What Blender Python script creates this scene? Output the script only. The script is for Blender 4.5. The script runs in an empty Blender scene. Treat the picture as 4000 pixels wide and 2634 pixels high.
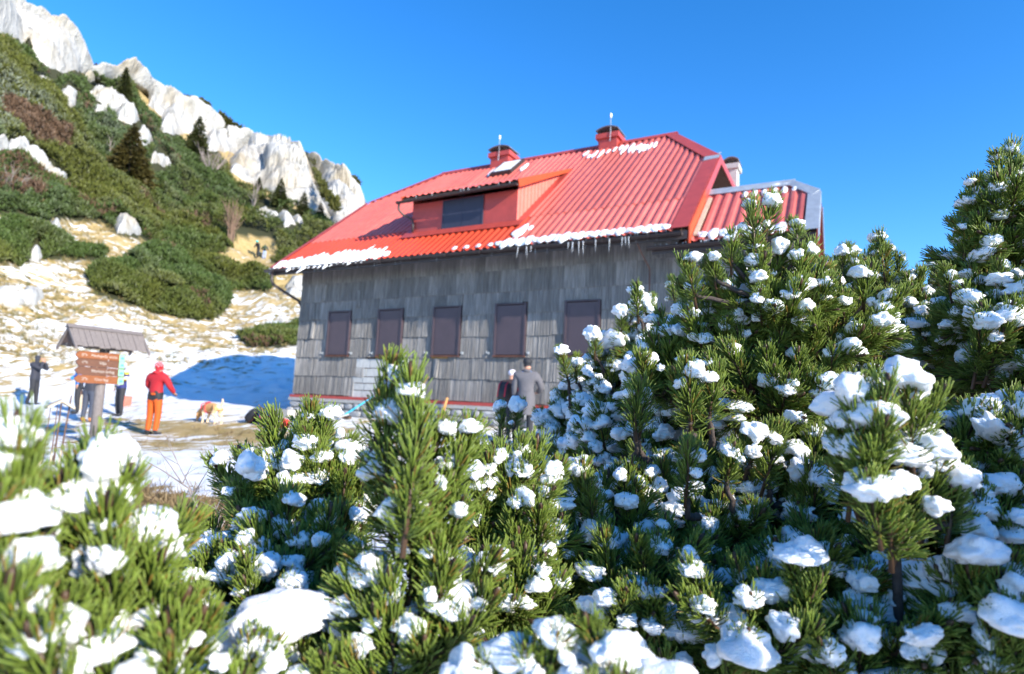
import bpy, bmesh, math, random
import numpy as np
from mathutils import Vector, Matrix, Quaternion
random.seed(7); rng = np.random.default_rng(7)
SC = bpy.context.scene; COL = SC.collection

# ------------------------------------------------------------------ camera
FPX, YAW, PITCH, ROLL = 2376.4, -0.504915, 0.111326, 0.046154      # focal length in pixels of the 4000 px wide photograph
C = np.array([13.2184, -12.8465, 0.5112])
_f = np.array([math.sin(YAW)*math.cos(PITCH), math.cos(YAW)*math.cos(PITCH), math.sin(PITCH)])
_r = np.array([math.cos(YAW), -math.sin(YAW), 0.0]); _u = np.cross(_r, _f)
CR = math.cos(ROLL)*_r + math.sin(ROLL)*_u; CU = -math.sin(ROLL)*_r + math.cos(ROLL)*_u; CF = _f
cam = bpy.data.objects.new('camera', bpy.data.cameras.new('camera')); COL.objects.link(cam)
M = Matrix.Identity(4)
for i in range(3):
    M[i][0] = CR[i]; M[i][1] = CU[i]; M[i][2] = -CF[i]; M[i][3] = C[i]
cam.matrix_world = M
cam.data.sensor_width = 36; cam.data.lens = FPX/4000*36
cam.data.clip_start = 0.05; cam.data.clip_end = 3000
cam.data.dof.use_dof = True; cam.data.dof.focus_distance = 1.75; cam.data.dof.aperture_fstop = 3.2
SC.camera = cam

# ------------------------------------------------------------------ world, sun, exposure
SUN = Vector((2.38, -0.57, 1.0)).normalized()
SUN_EL = math.asin(SUN.z); SUN_AZ = math.atan2(SUN.x, SUN.y)
W = bpy.data.worlds.new('World'); SC.world = W; W.use_nodes = True
nt = W.node_tree; nt.nodes.clear()
sky = nt.nodes.new('ShaderNodeTexSky'); sky.sky_type = 'NISHITA'; sky.sun_disc = False
sky.sun_elevation = SUN_EL; sky.sun_rotation = SUN_AZ
sky.altitude = 1500; sky.air_density = 1.0; sky.dust_density = 0.1; sky.ozone_density = 3.0
hs = nt.nodes.new('ShaderNodeHueSaturation'); hs.inputs['Saturation'].default_value = 1.30; hs.inputs['Hue'].default_value = 0.505; hs.inputs['Value'].default_value = 1.28
bg = nt.nodes.new('ShaderNodeBackground'); bg.inputs[1].default_value = 0.15
wo = nt.nodes.new('ShaderNodeOutputWorld')
nt.links.new(sky.outputs[0], hs.inputs['Color']); nt.links.new(hs.outputs[0], bg.inputs[0]); nt.links.new(bg.outputs[0], wo.inputs[0])
sl = bpy.data.lights.new('sun', 'SUN'); sl.energy = 5.0; sl.angle = math.radians(0.53); sl.color = (1.0, 0.93, 0.82)
sun = bpy.data.objects.new('sun', sl); COL.objects.link(sun)
sun.rotation_euler = SUN.to_track_quat('Z', 'Y').to_euler(); sun.location = (30, -10, 30)
SC.view_settings.view_transform = 'Standard'; SC.view_settings.look = 'None'
SC.view_settings.exposure = 0.95; SC.view_settings.gamma = 1.0; SC.view_settings.use_curve_mapping = False
SC.render.engine = 'CYCLES'
SC.cycles.use_denoising = True
SC.cycles.max_bounces = 7; SC.cycles.diffuse_bounces = 4; SC.cycles.glossy_bounces = 2; SC.cycles.transmission_bounces = 4; SC.cycles.transparent_max_bounces = 6
SC.cycles.caustics_reflective = False; SC.cycles.caustics_refractive = False

# ------------------------------------------------------------------ photograph pixel -> direction
def ray(p): return CF + CR*((p[0]-2000)/FPX) - CU*((p[1]-1317)/FPX)
def atd(p, d): return Vector(C + ray(p)*d)
def atd2(x, y, d): return atd((x*1.68067, y*1.68067), d)             # pixels of the 2380 px wide view
def on_plane(p, n, d0):
    r = ray(p); n = np.array(n, float); t = (d0 - n@C)/(n@r); return Vector(C + t*r)
def to_px(P):
    d = np.asarray(P) - C; z = d@CF
    return np.stack([2000+FPX*(d@CR)/z, 1317-FPX*(d@CU)/z], -1)/1.68067
def px_az(x, y):
    r = ray((x*1.68067, y*1.68067)); return math.atan2(r[0], r[1]), r[2]/math.hypot(r[0], r[1])

# ------------------------------------------------------------------ numpy noise
def _hash(ix, iy, iz, s):
    s = int(s)
    h = (ix*374761393 + iy*668265263 + iz*2147483647 + s*1274126177) & 0xFFFFFFFF
    h = ((h ^ (h >> 13))*1274126177) & 0xFFFFFFFF
    h = ((h ^ (h >> 16))*2246822519) & 0xFFFFFFFF
    return ((h ^ (h >> 15)) & 0xFFFFFF)/float(0xFFFFFF)
def vnoise(x, y, z=0.0, s=0):
    x, y, z = np.broadcast_arrays(np.asarray(x, float), np.asarray(y, float), np.asarray(z, float))
    ix, iy, iz = np.floor(x).astype(np.int64), np.floor(y).astype(np.int64), np.floor(z).astype(np.int64)
    fx, fy, fz = x-ix, y-iy, z-iz
    fx, fy, fz = fx*fx*(3-2*fx), fy*fy*(3-2*fy), fz*fz*(3-2*fz)
    r = 0
    for a in (0, 1):
        for b in (0, 1):
            for c in (0, 1):
                r = r + _hash(ix+a, iy+b, iz+c, s)*(fx if a else 1-fx)*(fy if b else 1-fy)*(fz if c else 1-fz)
    return r*2-1
def fbm(x, y, z=0.0, o=4, s=0, g=0.5):
    r, a, k = 0, 1.0, 1.0
    for i in range(o):
        r = r + a*vnoise(np.asarray(x)*k, np.asarray(y)*k, np.asarray(z)*k, s+i*17); a *= g; k *= 2.03
    return r
def sstep(a, b, x): t = np.clip((x-a)/(b-a), 0, 1); return t*t*(3-2*t)
def in_poly(px, py, poly):
    px = np.asarray(px); py = np.asarray(py); r = np.zeros(px.shape, bool); n = len(poly)
    for i in range(n):
        x1, y1 = poly[i]; x2, y2 = poly[(i+1) % n]
        if y1 == y2: continue
        c = ((y1 > py) != (y2 > py)) & (px < (x2-x1)*(py-y1)/(y2-y1)+x1)
        r ^= c
    return r

# ------------------------------------------------------------------ object helpers
def tag(o, label=None, cat=None, group=None, kind=None):
    if label: o['label'] = label
    if cat: o['category'] = cat
    if group: o['group'] = group
    if kind: o['kind'] = kind
    return o
def empty(name, loc=(0, 0, 0), label=None, cat=None, group=None):
    o = bpy.data.objects.new(name, None); o.empty_display_size = 0.1; COL.objects.link(o); o.location = loc
    return tag(o, label, cat, group)
def link(name, me, parent=None, mat=None):
    o = bpy.data.objects.new(name, me); COL.objects.link(o)
    if mat is not None:
        me.materials.clear()
        for m in (mat if isinstance(mat, (list, tuple)) else [mat]): me.materials.append(m)
    if parent is not None:
        o.parent = parent; o.matrix_parent_inverse = WM(parent).inverted()
    return o
def WM(o):                                                           # world matrix without a depsgraph update
    m = o.matrix_basis
    return WM(o.parent) @ o.matrix_parent_inverse @ m if o.parent else m.copy()
def np_mesh(name, V, F, smooth=False, colors=None, cname='tint', mats=None):
    me = bpy.data.meshes.new(name)
    V = np.asarray(V, np.float32); 
    if isinstance(F, np.ndarray):
        k = F.shape[1]; n = len(F)
        me.vertices.add(len(V)); me.vertices.foreach_set('co', V.ravel())
        me.loops.add(n*k); me.loops.foreach_set('vertex_index', F.astype(np.int32).ravel())
        me.polygons.add(n); me.polygons.foreach_set('loop_start', np.arange(0, n*k, k, dtype=np.int32))
        me.update(calc_edges=True)
    else:
        me.from_pydata([tuple(map(float, v)) for v in V], [], [tuple(f) for f in F]); me.update()
    if smooth: me.polygons.foreach_set('use_smooth', np.ones(len(me.polygons), bool))
    if colors is not None:
        a = me.attributes.new(cname, 'FLOAT_COLOR', 'POINT'); c = np.ones((len(V), 4), np.float32); c[:, :np.asarray(colors).shape[1]] = colors
        a.data.foreach_set('color', c.ravel())
    if mats is not None: me.polygons.foreach_set('material_index', np.asarray(mats, np.int32))
    return me
class MB:
    def __init__(s): s.v = []; s.f = []; s.m = []; s.mi = 0
    def add(s, vs, fs):
        b = len(s.v); s.v += [tuple(v) for v in vs]; s.f += [tuple(i+b for i in f) for f in fs]; s.m += [s.mi]*len(fs); return s
    def box(s, c, size, rot=None, bev=0.0, taper=1.0):
        hx, hy, hz = size[0]/2, size[1]/2, size[2]/2
        R = rot if rot is not None else Matrix.Identity(3)
        vs = []
        for z, k in ((-hz, 1), (hz, taper)):
            for x, y in ((-hx, -hy), (hx, -hy), (hx, hy), (-hx, hy)):
                vs.append(Vector(c) + R @ Vector((x*k, y*k, z)))
        return s.add(vs, [(3, 2, 1, 0), (4, 5, 6, 7), (0, 1, 5, 4), (1, 2, 6, 5), (2, 3, 7, 6), (3, 0, 4, 7)])
    def bbox(s, x0, x1, y0, y1, z0, z1): return s.box(((x0+x1)/2, (y0+y1)/2, (z0+z1)/2), (x1-x0, y1-y0, z1-z0))
    def tube(s, pts, rad, n=8, cap=True, flat=1.0):
        pts = [Vector(p) for p in pts]; m = len(pts)
        if not isinstance(rad, (list, tuple, np.ndarray)): rad = [rad]*m
        vs = []; up = Vector((0.31, 0.17, 0.93)).normalized(); prev = None
        for i, p in enumerate(pts):
            t = (pts[min(i+1, m-1)]-pts[max(i-1, 0)]).normalized()
            if prev is None:
                a = t.cross(up)
                if a.length < 1e-3: a = t.cross(Vector((1, 0, 0)))
                a.normalize()
            else: a = (prev - t*prev.dot(t)).normalized()
            prev = a; b = t.cross(a)
            for k in range(n):
                w = 2*math.pi*k/n; vs.append(p + (a*math.cos(w) + b*math.sin(w)*flat)*rad[i])
        fs = [(i*n+k, i*n+(k+1) % n, (i+1)*n+(k+1) % n, (i+1)*n+k) for i in range(m-1) for k in range(n)]
        if cap: fs += [tuple(range(n-1, -1, -1)), tuple((m-1)*n+k for k in range(n))]
        return s.add(vs, fs)
    def prism(s, poly, h):                                            # poly: 3-D outline, h: extrusion vector
        n = len(poly); h = Vector(h); vs = [Vector(p) for p in poly]; vs += [v+h for v in vs]
        return s.add(vs, [tuple(range(n-1, -1, -1)), tuple(range(n, 2*n))] + [(i, (i+1) % n, n+(i+1) % n, n+i) for i in range(n)])
    def ell(s, c, r, rot=None, nu=12, nv=8, fn=None):
        vs = []; R = rot if rot is not None else Matrix.Identity(3)
        for j in range(nv+1):
            th = math.pi*j/nv
            for i in range(nu):
                ph = 2*math.pi*i/nu; d = Vector((math.sin(th)*math.cos(ph), math.sin(th)*math.sin(ph), math.cos(th)))
                k = fn(d) if fn else 1.0
                vs.append(Vector(c) + R @ Vector((d.x*r[0]*k, d.y*r[1]*k, d.z*r[2]*k)))
        fs = [(j*nu+i, (j+1)*nu+i, (j+1)*nu+(i+1) % nu, j*nu+(i+1) % nu) for j in range(nv) for i in range(nu)]
        return s.add(vs, fs)
    def mesh(s, name, smooth=False):
        me = bpy.data.meshes.new(name); me.from_pydata(s.v, [], s.f)
        if max(s.m, default=0) > 0: me.polygons.foreach_set('material_index', s.m)
        if smooth: me.polygons.foreach_set('use_smooth', [True]*len(s.f))
        me.update(); return me
    def obj(s, name, mat, parent=None, smooth=False): return link(name, s.mesh(name, smooth), parent, mat)

# ------------------------------------------------------------------ materials
def new_mat(name):
    m = bpy.data.materials.new(name); m.use_nodes = True; t = m.node_tree
    b = t.nodes['Principled BSDF']; return m, t, b
def ND(t, kind, **kw):
    n = t.nodes.new(kind)
    for k, v in kw.items(): setattr(n, k, v)
    return n
def noise(t, scale, detail=4, rough=0.55, vec=None, dist=0.0):
    n = ND(t, 'ShaderNodeTexNoise'); n.inputs['Scale'].default_value = scale; n.inputs['Detail'].default_value = detail
    n.inputs['Roughness'].default_value = rough; n.inputs['Distortion'].default_value = dist
    if vec is not None: t.links.new(vec, n.inputs['Vector'])
    return n
def ramp(t, src, stops, interp='LINEAR'):
    r = ND(t, 'ShaderNodeValToRGB'); r.color_ramp.interpolation = interp
    e = r.color_ramp.elements
    while len(e) < len(stops): e.new(0.5)
    for i, (p, c) in enumerate(stops):
        e[i].position = p; e[i].color = (*c, 1) if len(c) == 3 else c
    t.links.new(src, r.inputs[0]); return r
def mixc(t, fac, a, b, mode='MIX'):
    m = ND(t, 'ShaderNodeMix', data_type='RGBA', blend_type=mode)
    for s, v in ((0, fac), (6, a), (7, b)):
        if isinstance(v, (int, float)): m.inputs[s].default_value = v
        elif isinstance(v, tuple): m.inputs[s].default_value = (*v, 1) if len(v) == 3 else v
        else: t.links.new(v, m.inputs[s])
    return m.outputs[2]
def math_(t, op, a, b=None, c=None, clamp=False):
    n = ND(t, 'ShaderNodeMath', operation=op, use_clamp=clamp)
    for i, v in enumerate((a, b, c)):
        if v is None: continue
        if isinstance(v, (int, float)): n.inputs[i].default_value = v
        else: t.links.new(v, n.inputs[i])
    return n.outputs[0]
def bump(t, b, h, strength=0.4, dist=0.02):
    n = ND(t, 'ShaderNodeBump'); n.inputs['Strength'].default_value = strength; n.inputs['Distance'].default_value = dist
    t.links.new(h, n.inputs['Height']); t.links.new(n.outputs[0], b.inputs['Normal']); return n
def obco(t): return ND(t, 'ShaderNodeTexCoord').outputs['Object']
def geoco(t): return ND(t, 'ShaderNodeNewGeometry').outputs['Position']
def mapping(t, vec, scale=(1, 1, 1), rot=(0, 0, 0)):
    n = ND(t, 'ShaderNodeMapping'); n.inputs['Scale'].default_value = scale; n.inputs['Rotation'].default_value = rot
    t.links.new(vec, n.inputs['Vector']); return n.outputs[0]
def simple(name, col, rough=0.7, var=0.25, scale=12, bmp=0.2, metal=0.0, spec=0.5, objvar=0.0, stretch=(1, 1, 1)):
    m, t, b = new_mat(name)
    v = mapping(t, geoco(t), stretch)
    n = noise(t, scale, 5, 0.6, v)
    lo = tuple(max(0, c*(1-var)) for c in col); hi = tuple(min(1, c*(1+var)) for c in col)
    c = ramp(t, n.outputs['Fac'], [(0.25, lo), (0.75, hi)]).outputs[0]
    if objvar:
        oi = ND(t, 'ShaderNodeObjectInfo')
        k = math_(t, 'MULTIPLY_ADD', oi.outputs['Random'], objvar*2, 1-objvar)
        hsn = ND(t, 'ShaderNodeHueSaturation'); t.links.new(k, hsn.inputs['Value']); t.links.new(c, hsn.inputs['Color']); c = hsn.outputs[0]
    t.links.new(c, b.inputs['Base Color']); b.inputs['Roughness'].default_value = rough; b.inputs['Metallic'].default_value = metal
    b.inputs['Specular IOR Level'].default_value = spec
    if bmp: bump(t, b, n.outputs['Fac'], bmp, 0.01)
    return m
MT = {}
def make_snow():
    m, t, b = new_mat('snow'); g = geoco(t)
    n = noise(t, 55, 6, 0.65, g); n2 = noise(t, 9, 3, 0.5, g)
    c = ramp(t, n2.outputs['Fac'], [(0.3, (0.80, 0.82, 0.84)), (0.7, (0.88, 0.88, 0.88))]).outputs[0]
    t.links.new(c, b.inputs['Base Color']); b.inputs['Roughness'].default_value = 0.55
    b.inputs['Subsurface Weight'].default_value = 0.35; b.inputs['Subsurface Radius'].default_value = (0.03, 0.035, 0.04); b.inputs['Subsurface Scale'].default_value = 0.35
    vo = ND(t, 'ShaderNodeTexVoronoi'); vo.inputs['Scale'].default_value = 420; t.links.new(g, vo.inputs['Vector'])
    h = math_(t, 'ADD', n.outputs['Fac'], math_(t, 'MULTIPLY', vo.outputs['Distance'], 0.35))
    bump(t, b, h, 0.55, 0.008)
    return m
MT['snow'] = make_snow()
MT['red_roof'] = simple('faded_red_sheet_metal', (0.62, 0.135, 0.098), 0.36, 0.16, 3.5, 0.05, objvar=0.22)
MT['red_new'] = simple('bright_red_sheet_metal', (0.56, 0.062, 0.026), 0.40, 0.10, 3.5, 0.04, objvar=0.10)
MT['red_flash'] = simple('red_flashing', (0.42, 0.060, 0.046), 0.45, 0.15, 4, 0.05)
MT['orange_flash'] = simple('orange_red_flashing', (0.52, 0.075, 0.025), 0.42, 0.1, 4, 0.03)
MT['zinc'] = simple('grey_zinc_flashing', (0.42, 0.45, 0.48), 0.4, 0.2, 6, 0.05, metal=0.3)
MT['gutter'] = simple('brown_gutter', (0.045, 0.032, 0.030), 0.45, 0.25, 8, 0.05)
MT['shutter'] = simple('brown_shutter', (0.070, 0.048, 0.056), 0.50, 0.12, 3, 0.03, objvar=0.06)
MT['shutter_dark'] = simple('dark_blue_shutter', (0.030, 0.032, 0.055), 0.5, 0.12, 3, 0.03)
MT['rust'] = simple('rusty_frame', (0.14, 0.055, 0.035), 0.7, 0.4, 20, 0.2)
MT['wood_dark'] = simple('dark_boards', (0.10, 0.055, 0.035), 0.8, 0.35, 10, 0.3, stretch=(1, 6, 6))
MT['wood_grey'] = simple('weathered_wood', (0.17, 0.145, 0.135), 0.85, 0.35, 14, 0.4, stretch=(4, 4, 1))
MT['wood_pale'] = simple('pale_wood', (0.45, 0.37, 0.27), 0.8, 0.25, 14, 0.2)
MT['concrete'] = simple('concrete', (0.40, 0.38, 0.35), 0.9, 0.2, 14, 0.3)
MT['plaster'] = simple('pale_block', (0.50, 0.49, 0.46), 0.9, 0.14, 10, 0.3, objvar=0.08)
MT['mortar'] = simple('mortar', (0.30, 0.27, 0.23), 0.95, 0.2, 14, 0.4)
MT['soil'] = simple('bare_soil', (0.16, 0.105, 0.055), 0.95, 0.45, 9, 0.8)
MT['bark'] = simple('pine_bark', (0.060, 0.045, 0.038), 0.9, 0.5, 60, 0.7)
MT['twig'] = simple('brown_twig', (0.13, 0.070, 0.035), 0.85, 0.4, 70, 0.4)
MT['deadwood'] = simple('grey_dead_twig', (0.24, 0.20, 0.18), 0.85, 0.3, 40, 0.3)
MT['black'] = simple('black_cloth', (0.018, 0.019, 0.024), 0.75, 0.3, 30, 0.2)
def make_shingle():
    m, t, b = new_mat('grey_grooved_shingle'); g = obco(t)
    v = mapping(t, g, (36, 36, 1.2)); n = noise(t, 1.0, 4, 0.6, v)
    n2 = noise(t, 2.2, 4, 0.6, geoco(t))
    c = ramp(t, n.outputs['Fac'], [(0.28, (0.11, 0.103, 0.098)), (0.52, (0.235, 0.225, 0.215)), (0.74, (0.42, 0.405, 0.39))]).outputs[0]
    c = mixc(t, math_(t, 'MULTIPLY', n2.outputs['Fac'], 0.5), c, (0.62, 0.56, 0.50), 'MULTIPLY')
    oi = ND(t, 'ShaderNodeObjectInfo'); k = math_(t, 'MULTIPLY_ADD', oi.outputs['Random'], 0.5, 0.78)
    hsn = ND(t, 'ShaderNodeHueSaturation'); t.links.new(k, hsn.inputs['Value']); t.links.new(c, hsn.inputs['Color'])
    t.links.new(hsn.outputs[0], b.inputs['Base Color']); b.inputs['Roughness'].default_value = 0.85
    bump(t, b, n.outputs['Fac'], 0.35, 0.01); return m
MT['shingle'] = make_shingle()
def make_rock(name, c0, c1, c2, sc, bs):
    m, t, b = new_mat(name); g = geoco(t)
    v = mapping(t, g, (1, 1, 0.45), (0.3, 0.25, 0.2))
    n = noise(t, sc, 7, 0.62, v, 0.4); n2 = noise(t, sc*0.22, 3, 0.5, g)
    c = ramp(t, n.outputs['Fac'], [(0.26, c0), (0.42, c1), (0.62, c2)]).outputs[0]
    och = ramp(t, n2.outputs['Fac'], [(0.52, (0, 0, 0)), (0.66, (1, 1, 1))]).outputs[0]
    c = mixc(t, math_(t, 'MULTIPLY', och, 0.45), c, (0.33, 0.25, 0.13))
    t.links.new(c, b.inputs['Base Color']); b.inputs['Roughness'].default_value = 0.9; b.inputs['Specular IOR Level'].default_value = 0.2
    bump(t, b, n.outputs['Fac'], 1.0, bs); return m
MT['cliff'] = make_rock('limestone_cliff', (0.15, 0.15, 0.145), (0.36, 0.355, 0.34), (0.52, 0.51, 0.49), 0.55, 0.9)
MT['boulder'] = make_rock('limestone_boulder', (0.18, 0.175, 0.17), (0.38, 0.375, 0.36), (0.50, 0.49, 0.46), 2.2, 0.15)
MT['base_stone'] = simple('grey_base_stone', (0.36, 0.355, 0.35), 0.9, 0.4, 26, 0.9, objvar=0.15)
# ------------------------------------------------------------------ terrain
SKY2380 = [(-220, -190), (-60, -70), (0, -30), (60, 15), (130, 52), (190, 100), (222, 152), (260, 162), (320, 160), (360, 185), (400, 222), (470, 262), (540, 298), (600, 340), (660, 352), (720, 378), (790, 412), (845, 452), (900, 500), (1000, 585), (1120, 690), (1300, 800), (1600, 900), (2000, 985), (2400, 1015)]
_sk = sorted(px_az(*p) for p in SKY2380)
SK_A = np.array([a for a, _ in _sk]); SK_T = np.array([t for _, t in _sk]) - 0.012
R_A = np.radians([-180, -95, -80, -72, -65, -60, -54, -48, -43, -36, -20, 180]); R_R = np.array([120, 112, 108, 108, 120, 138, 142, 135, 128, 120, 115, 115])
R0_A = np.radians([-180, -80, -66, -55, -48, -40, -20, 180]); R0_R = np.array([28, 28, 27.8, 25.5, 23.5, 26, 40, 60])
BY = np.array([-60, -20, -13, -9.6, -8.9, -8.2, -6, -4, -2, -0.5, 0.5, 30]); BZ = np.array([-1.6, -0.85, -0.72, -0.80, -0.78, -0.70, -0.66, -0.60, -0.36, -0.04, 0.0, 0.1])
KG = 2.1
def base_z(x, y): return np.interp(y, BY, BZ) + 0.016*np.clip(-x-1, 0, 30)*sstep(-8, -3, y)
def terr_par(az):
    T = np.interp(az, SK_A, SK_T); T = np.where(az < SK_A[0], SK_T[0]*np.clip(1-(SK_A[0]-az)/0.9, 0.05, 1), T); T = np.where(az > SK_A[-1], SK_T[-1], T)
    return T, np.interp(az, R_A, R_R), np.interp(az, R0_A, R0_R)
def ground_z(x, y, rough=True):
    x = np.asarray(x, float); y = np.asarray(y, float)
    dx, dy = x-C[0], y-C[1]; r = np.hypot(dx, dy); az = np.arctan2(dx, dy)
    T, R, r0 = terr_par(az)
    b = base_z(x, y)
    k = r0/np.maximum(r, 1e-6); zb0 = base_z(C[0]+dx*k, C[1]+dy*k); t0 = (zb0-C[2])/r0
    u = np.clip((r-r0)/(R-r0), 0, 1)
    zh = C[2] + r*(t0 + (T-t0)*(1-(1-u)**KG))
    zR = C[2] + R*T
    zh = np.where(r > R, np.maximum(zR - 0.25*(r-R), -1.5), zh)
    z = np.where(r < r0, b, zh)
    if rough:
        w = sstep(r0-2.5, r0+10, r)*sstep(0.02, 0.12, T)
        n1 = np.abs(fbm(x*0.9, y*0.9, 0, 3, 5)); n2 = fbm(x*0.16, y*0.16, 0, 3, 9)
        z = z + w*(0.30*(0.45-n1) + 0.9*n2*sstep(r0, r0+40, r))
        far = sstep(15, 40, r)*(1-w)
        z = z + (1-w)*(0.035*fbm(x*2.1, y*2.1, 0, 3, 3)*sstep(0.3, 1.0, np.hypot(x-13.2, y+12.8)) + far*0.25*fbm(x*0.1, y*0.1, 0, 3, 4))
        ins = sstep(-1.9, -1.4, x)*sstep(13.3, 12.9, x)*sstep(-0.45, -0.1, y)*sstep(11, 10.5, y)
        z = z*(1-ins) + ins*(-0.02)
    return z
def terr_hit(x2, y2):                                                # ground point seen at a pixel of the hillside (2380 px view)
    az, te = px_az(x2, y2); az = np.array([az]); T, R, r0 = terr_par(az)
    x0, y0 = C[0]+r0*np.sin(az), C[1]+r0*np.cos(az); t0 = (base_z(x0, y0)-C[2])/r0
    q = np.clip((te-t0)/(T-t0), 0.001, 0.985); u = 1-(1-q)**(1/KG); r = r0+u*(R-r0)
    x, y = C[0]+r*np.sin(az), C[1]+r*np.cos(az)
    return Vector((float(x[0]), float(y[0]), float(ground_z(x, y)[0]))), float(r[0])
# the green mats of dwarf pine, outlined on the hillside (2380 px view)
MASS = [(-60, 60), (0, 95), (60, 105), (120, 150), (215, 165), (300, 185), (340, 250), (400, 290), (430, 330), (500, 345), (530, 380), (545, 430), (600, 455), (640, 470), (700, 490), (770, 500), (790, 560), (700, 620), (660, 640), (640, 610), (590, 600), (552, 606), (545, 570), (500, 596), (420, 588), (330, 560), (262, 545), (240, 520), (150, 512), (95, 520), (40, 505), (-60, 500)]
PATCH1 = [(-60, 535), (30, 520), (90, 540), (130, 560), (190, 585), (248, 598), (240, 612), (180, 608), (120, 602), (70, 612), (-60, 618)]
PATCH2 = [(200, 648), (228, 625), (290, 622), (350, 592), (420, 588), (520, 600), (560, 622), (600, 630), (634, 660), (626, 684), (560, 668), (538, 672), (535, 704), (508, 738), (460, 744), (400, 736), (330, 716), (270, 702), (215, 682)]
PATCH3 = [(552, 792), (580, 776), (620, 760), (690, 748), (720, 760), (710, 800), (640, 810), (580, 807)]
MATS = [MASS, PATCH1, PATCH2, PATCH3]
BROWN = [[(0, 425), (40, 440), (110, 480), (90, 500), (0, 470)], [(0, 255), (45, 265), (110, 305), (180, 350), (160, 362), (80, 330), (0, 290)]]
def build_ground():
    a = np.concatenate([np.radians(np.arange(-180, -92, 3.0)), np.radians(np.arange(-92, -24, 0.3)), np.radians(np.arange(-24, 22, 0.6)), np.radians(np.arange(22, 180, 3.0))])
    r = np.concatenate([np.geomspace(0.25, 6, 40)[:-1], np.geomspace(6, 17, 90)[:-1], np.geomspace(17, 62, 200)[:-1], np.geomspace(62, 170, 80)[:-1], np.geomspace(170, 1500, 14)])
    A, Rr = np.meshgrid(a, r, indexing='ij'); X = C[0]+Rr*np.sin(A); Y = C[1]+Rr*np.cos(A)
    Z = ground_z(X, Y)
    V = np.stack([X, Y, Z], -1).reshape(-1, 3); n, m = A.shape
    i = np.arange(n)[:, None]; j = np.arange(m-1)[None, :]; i2 = (i+1) % n
    F = np.stack([i*m+j, i*m+j+1, i2*m+j+1, i2*m+j], -1).reshape(-1, 4)[:, ::-1]
    d = V - C; front = (d@CF) > 0.5
    px = np.full((len(V), 2), -9999.0); px[front] = to_px(V[front])
    shr = np.zeros(len(V))
    hill = (Rr.ravel() > 23)
    for P in MATS: shr[in_poly(px[:, 0], px[:, 1], P) & hill & front] = 1
    trod = in_poly(px[:, 0], px[:, 1], [(540, 562), (562, 546), (640, 556), (645, 600), (592, 618), (545, 608)]) & hill; shr[trod] = 0
    # how much of the ground the snow covers: nearly all on the terrace, thinning up the slope
    rr = Rr.ravel(); x, y = V[:, 0], V[:, 1]
    cov = np.interp(rr, [0, 9, 15, 20, 26, 30, 35, 42, 52, 70, 200], [0.90, 0.68, 0.565, 0.575, 0.61, 0.58, 0.54, 0.49, 0.40, 0.28, 0.25])
    near_trail = np.exp(-(((x+1.2)/4.5)**2 + ((y+3.0)/0.75)**2)); cov = cov - 0.24*near_trail
    cov = cov - 0.10*np.exp(-(((x-2)/6)**2 + ((y+5.2)/0.9)**2))
    bank = np.exp(-(((x-6.5)/2.2)**2 + ((y+8.75)/0.42)**2)); cov = cov - 0.75*bank
    shad = sstep(-1.3, -2.2, x)*sstep(-16, -10, x)*sstep(-1.5, 0.5, y)*sstep(13, 9, y); cov = cov + 0.08*shad
    cov = np.clip(cov, 0, 1)
    me = np_mesh('ground', V, F, True, np.stack([cov, shr, np.clip(bank*1.2, 0, 1)], -1), 'cover')
    puv = me.attributes.new('puv', 'FLOAT_VECTOR', 'POINT'); puv.data.foreach_set('vector', np.stack([A.ravel()*rr.clip(8, 60), rr, np.zeros(len(V))], -1).astype(np.float32).ravel())
    return me
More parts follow.
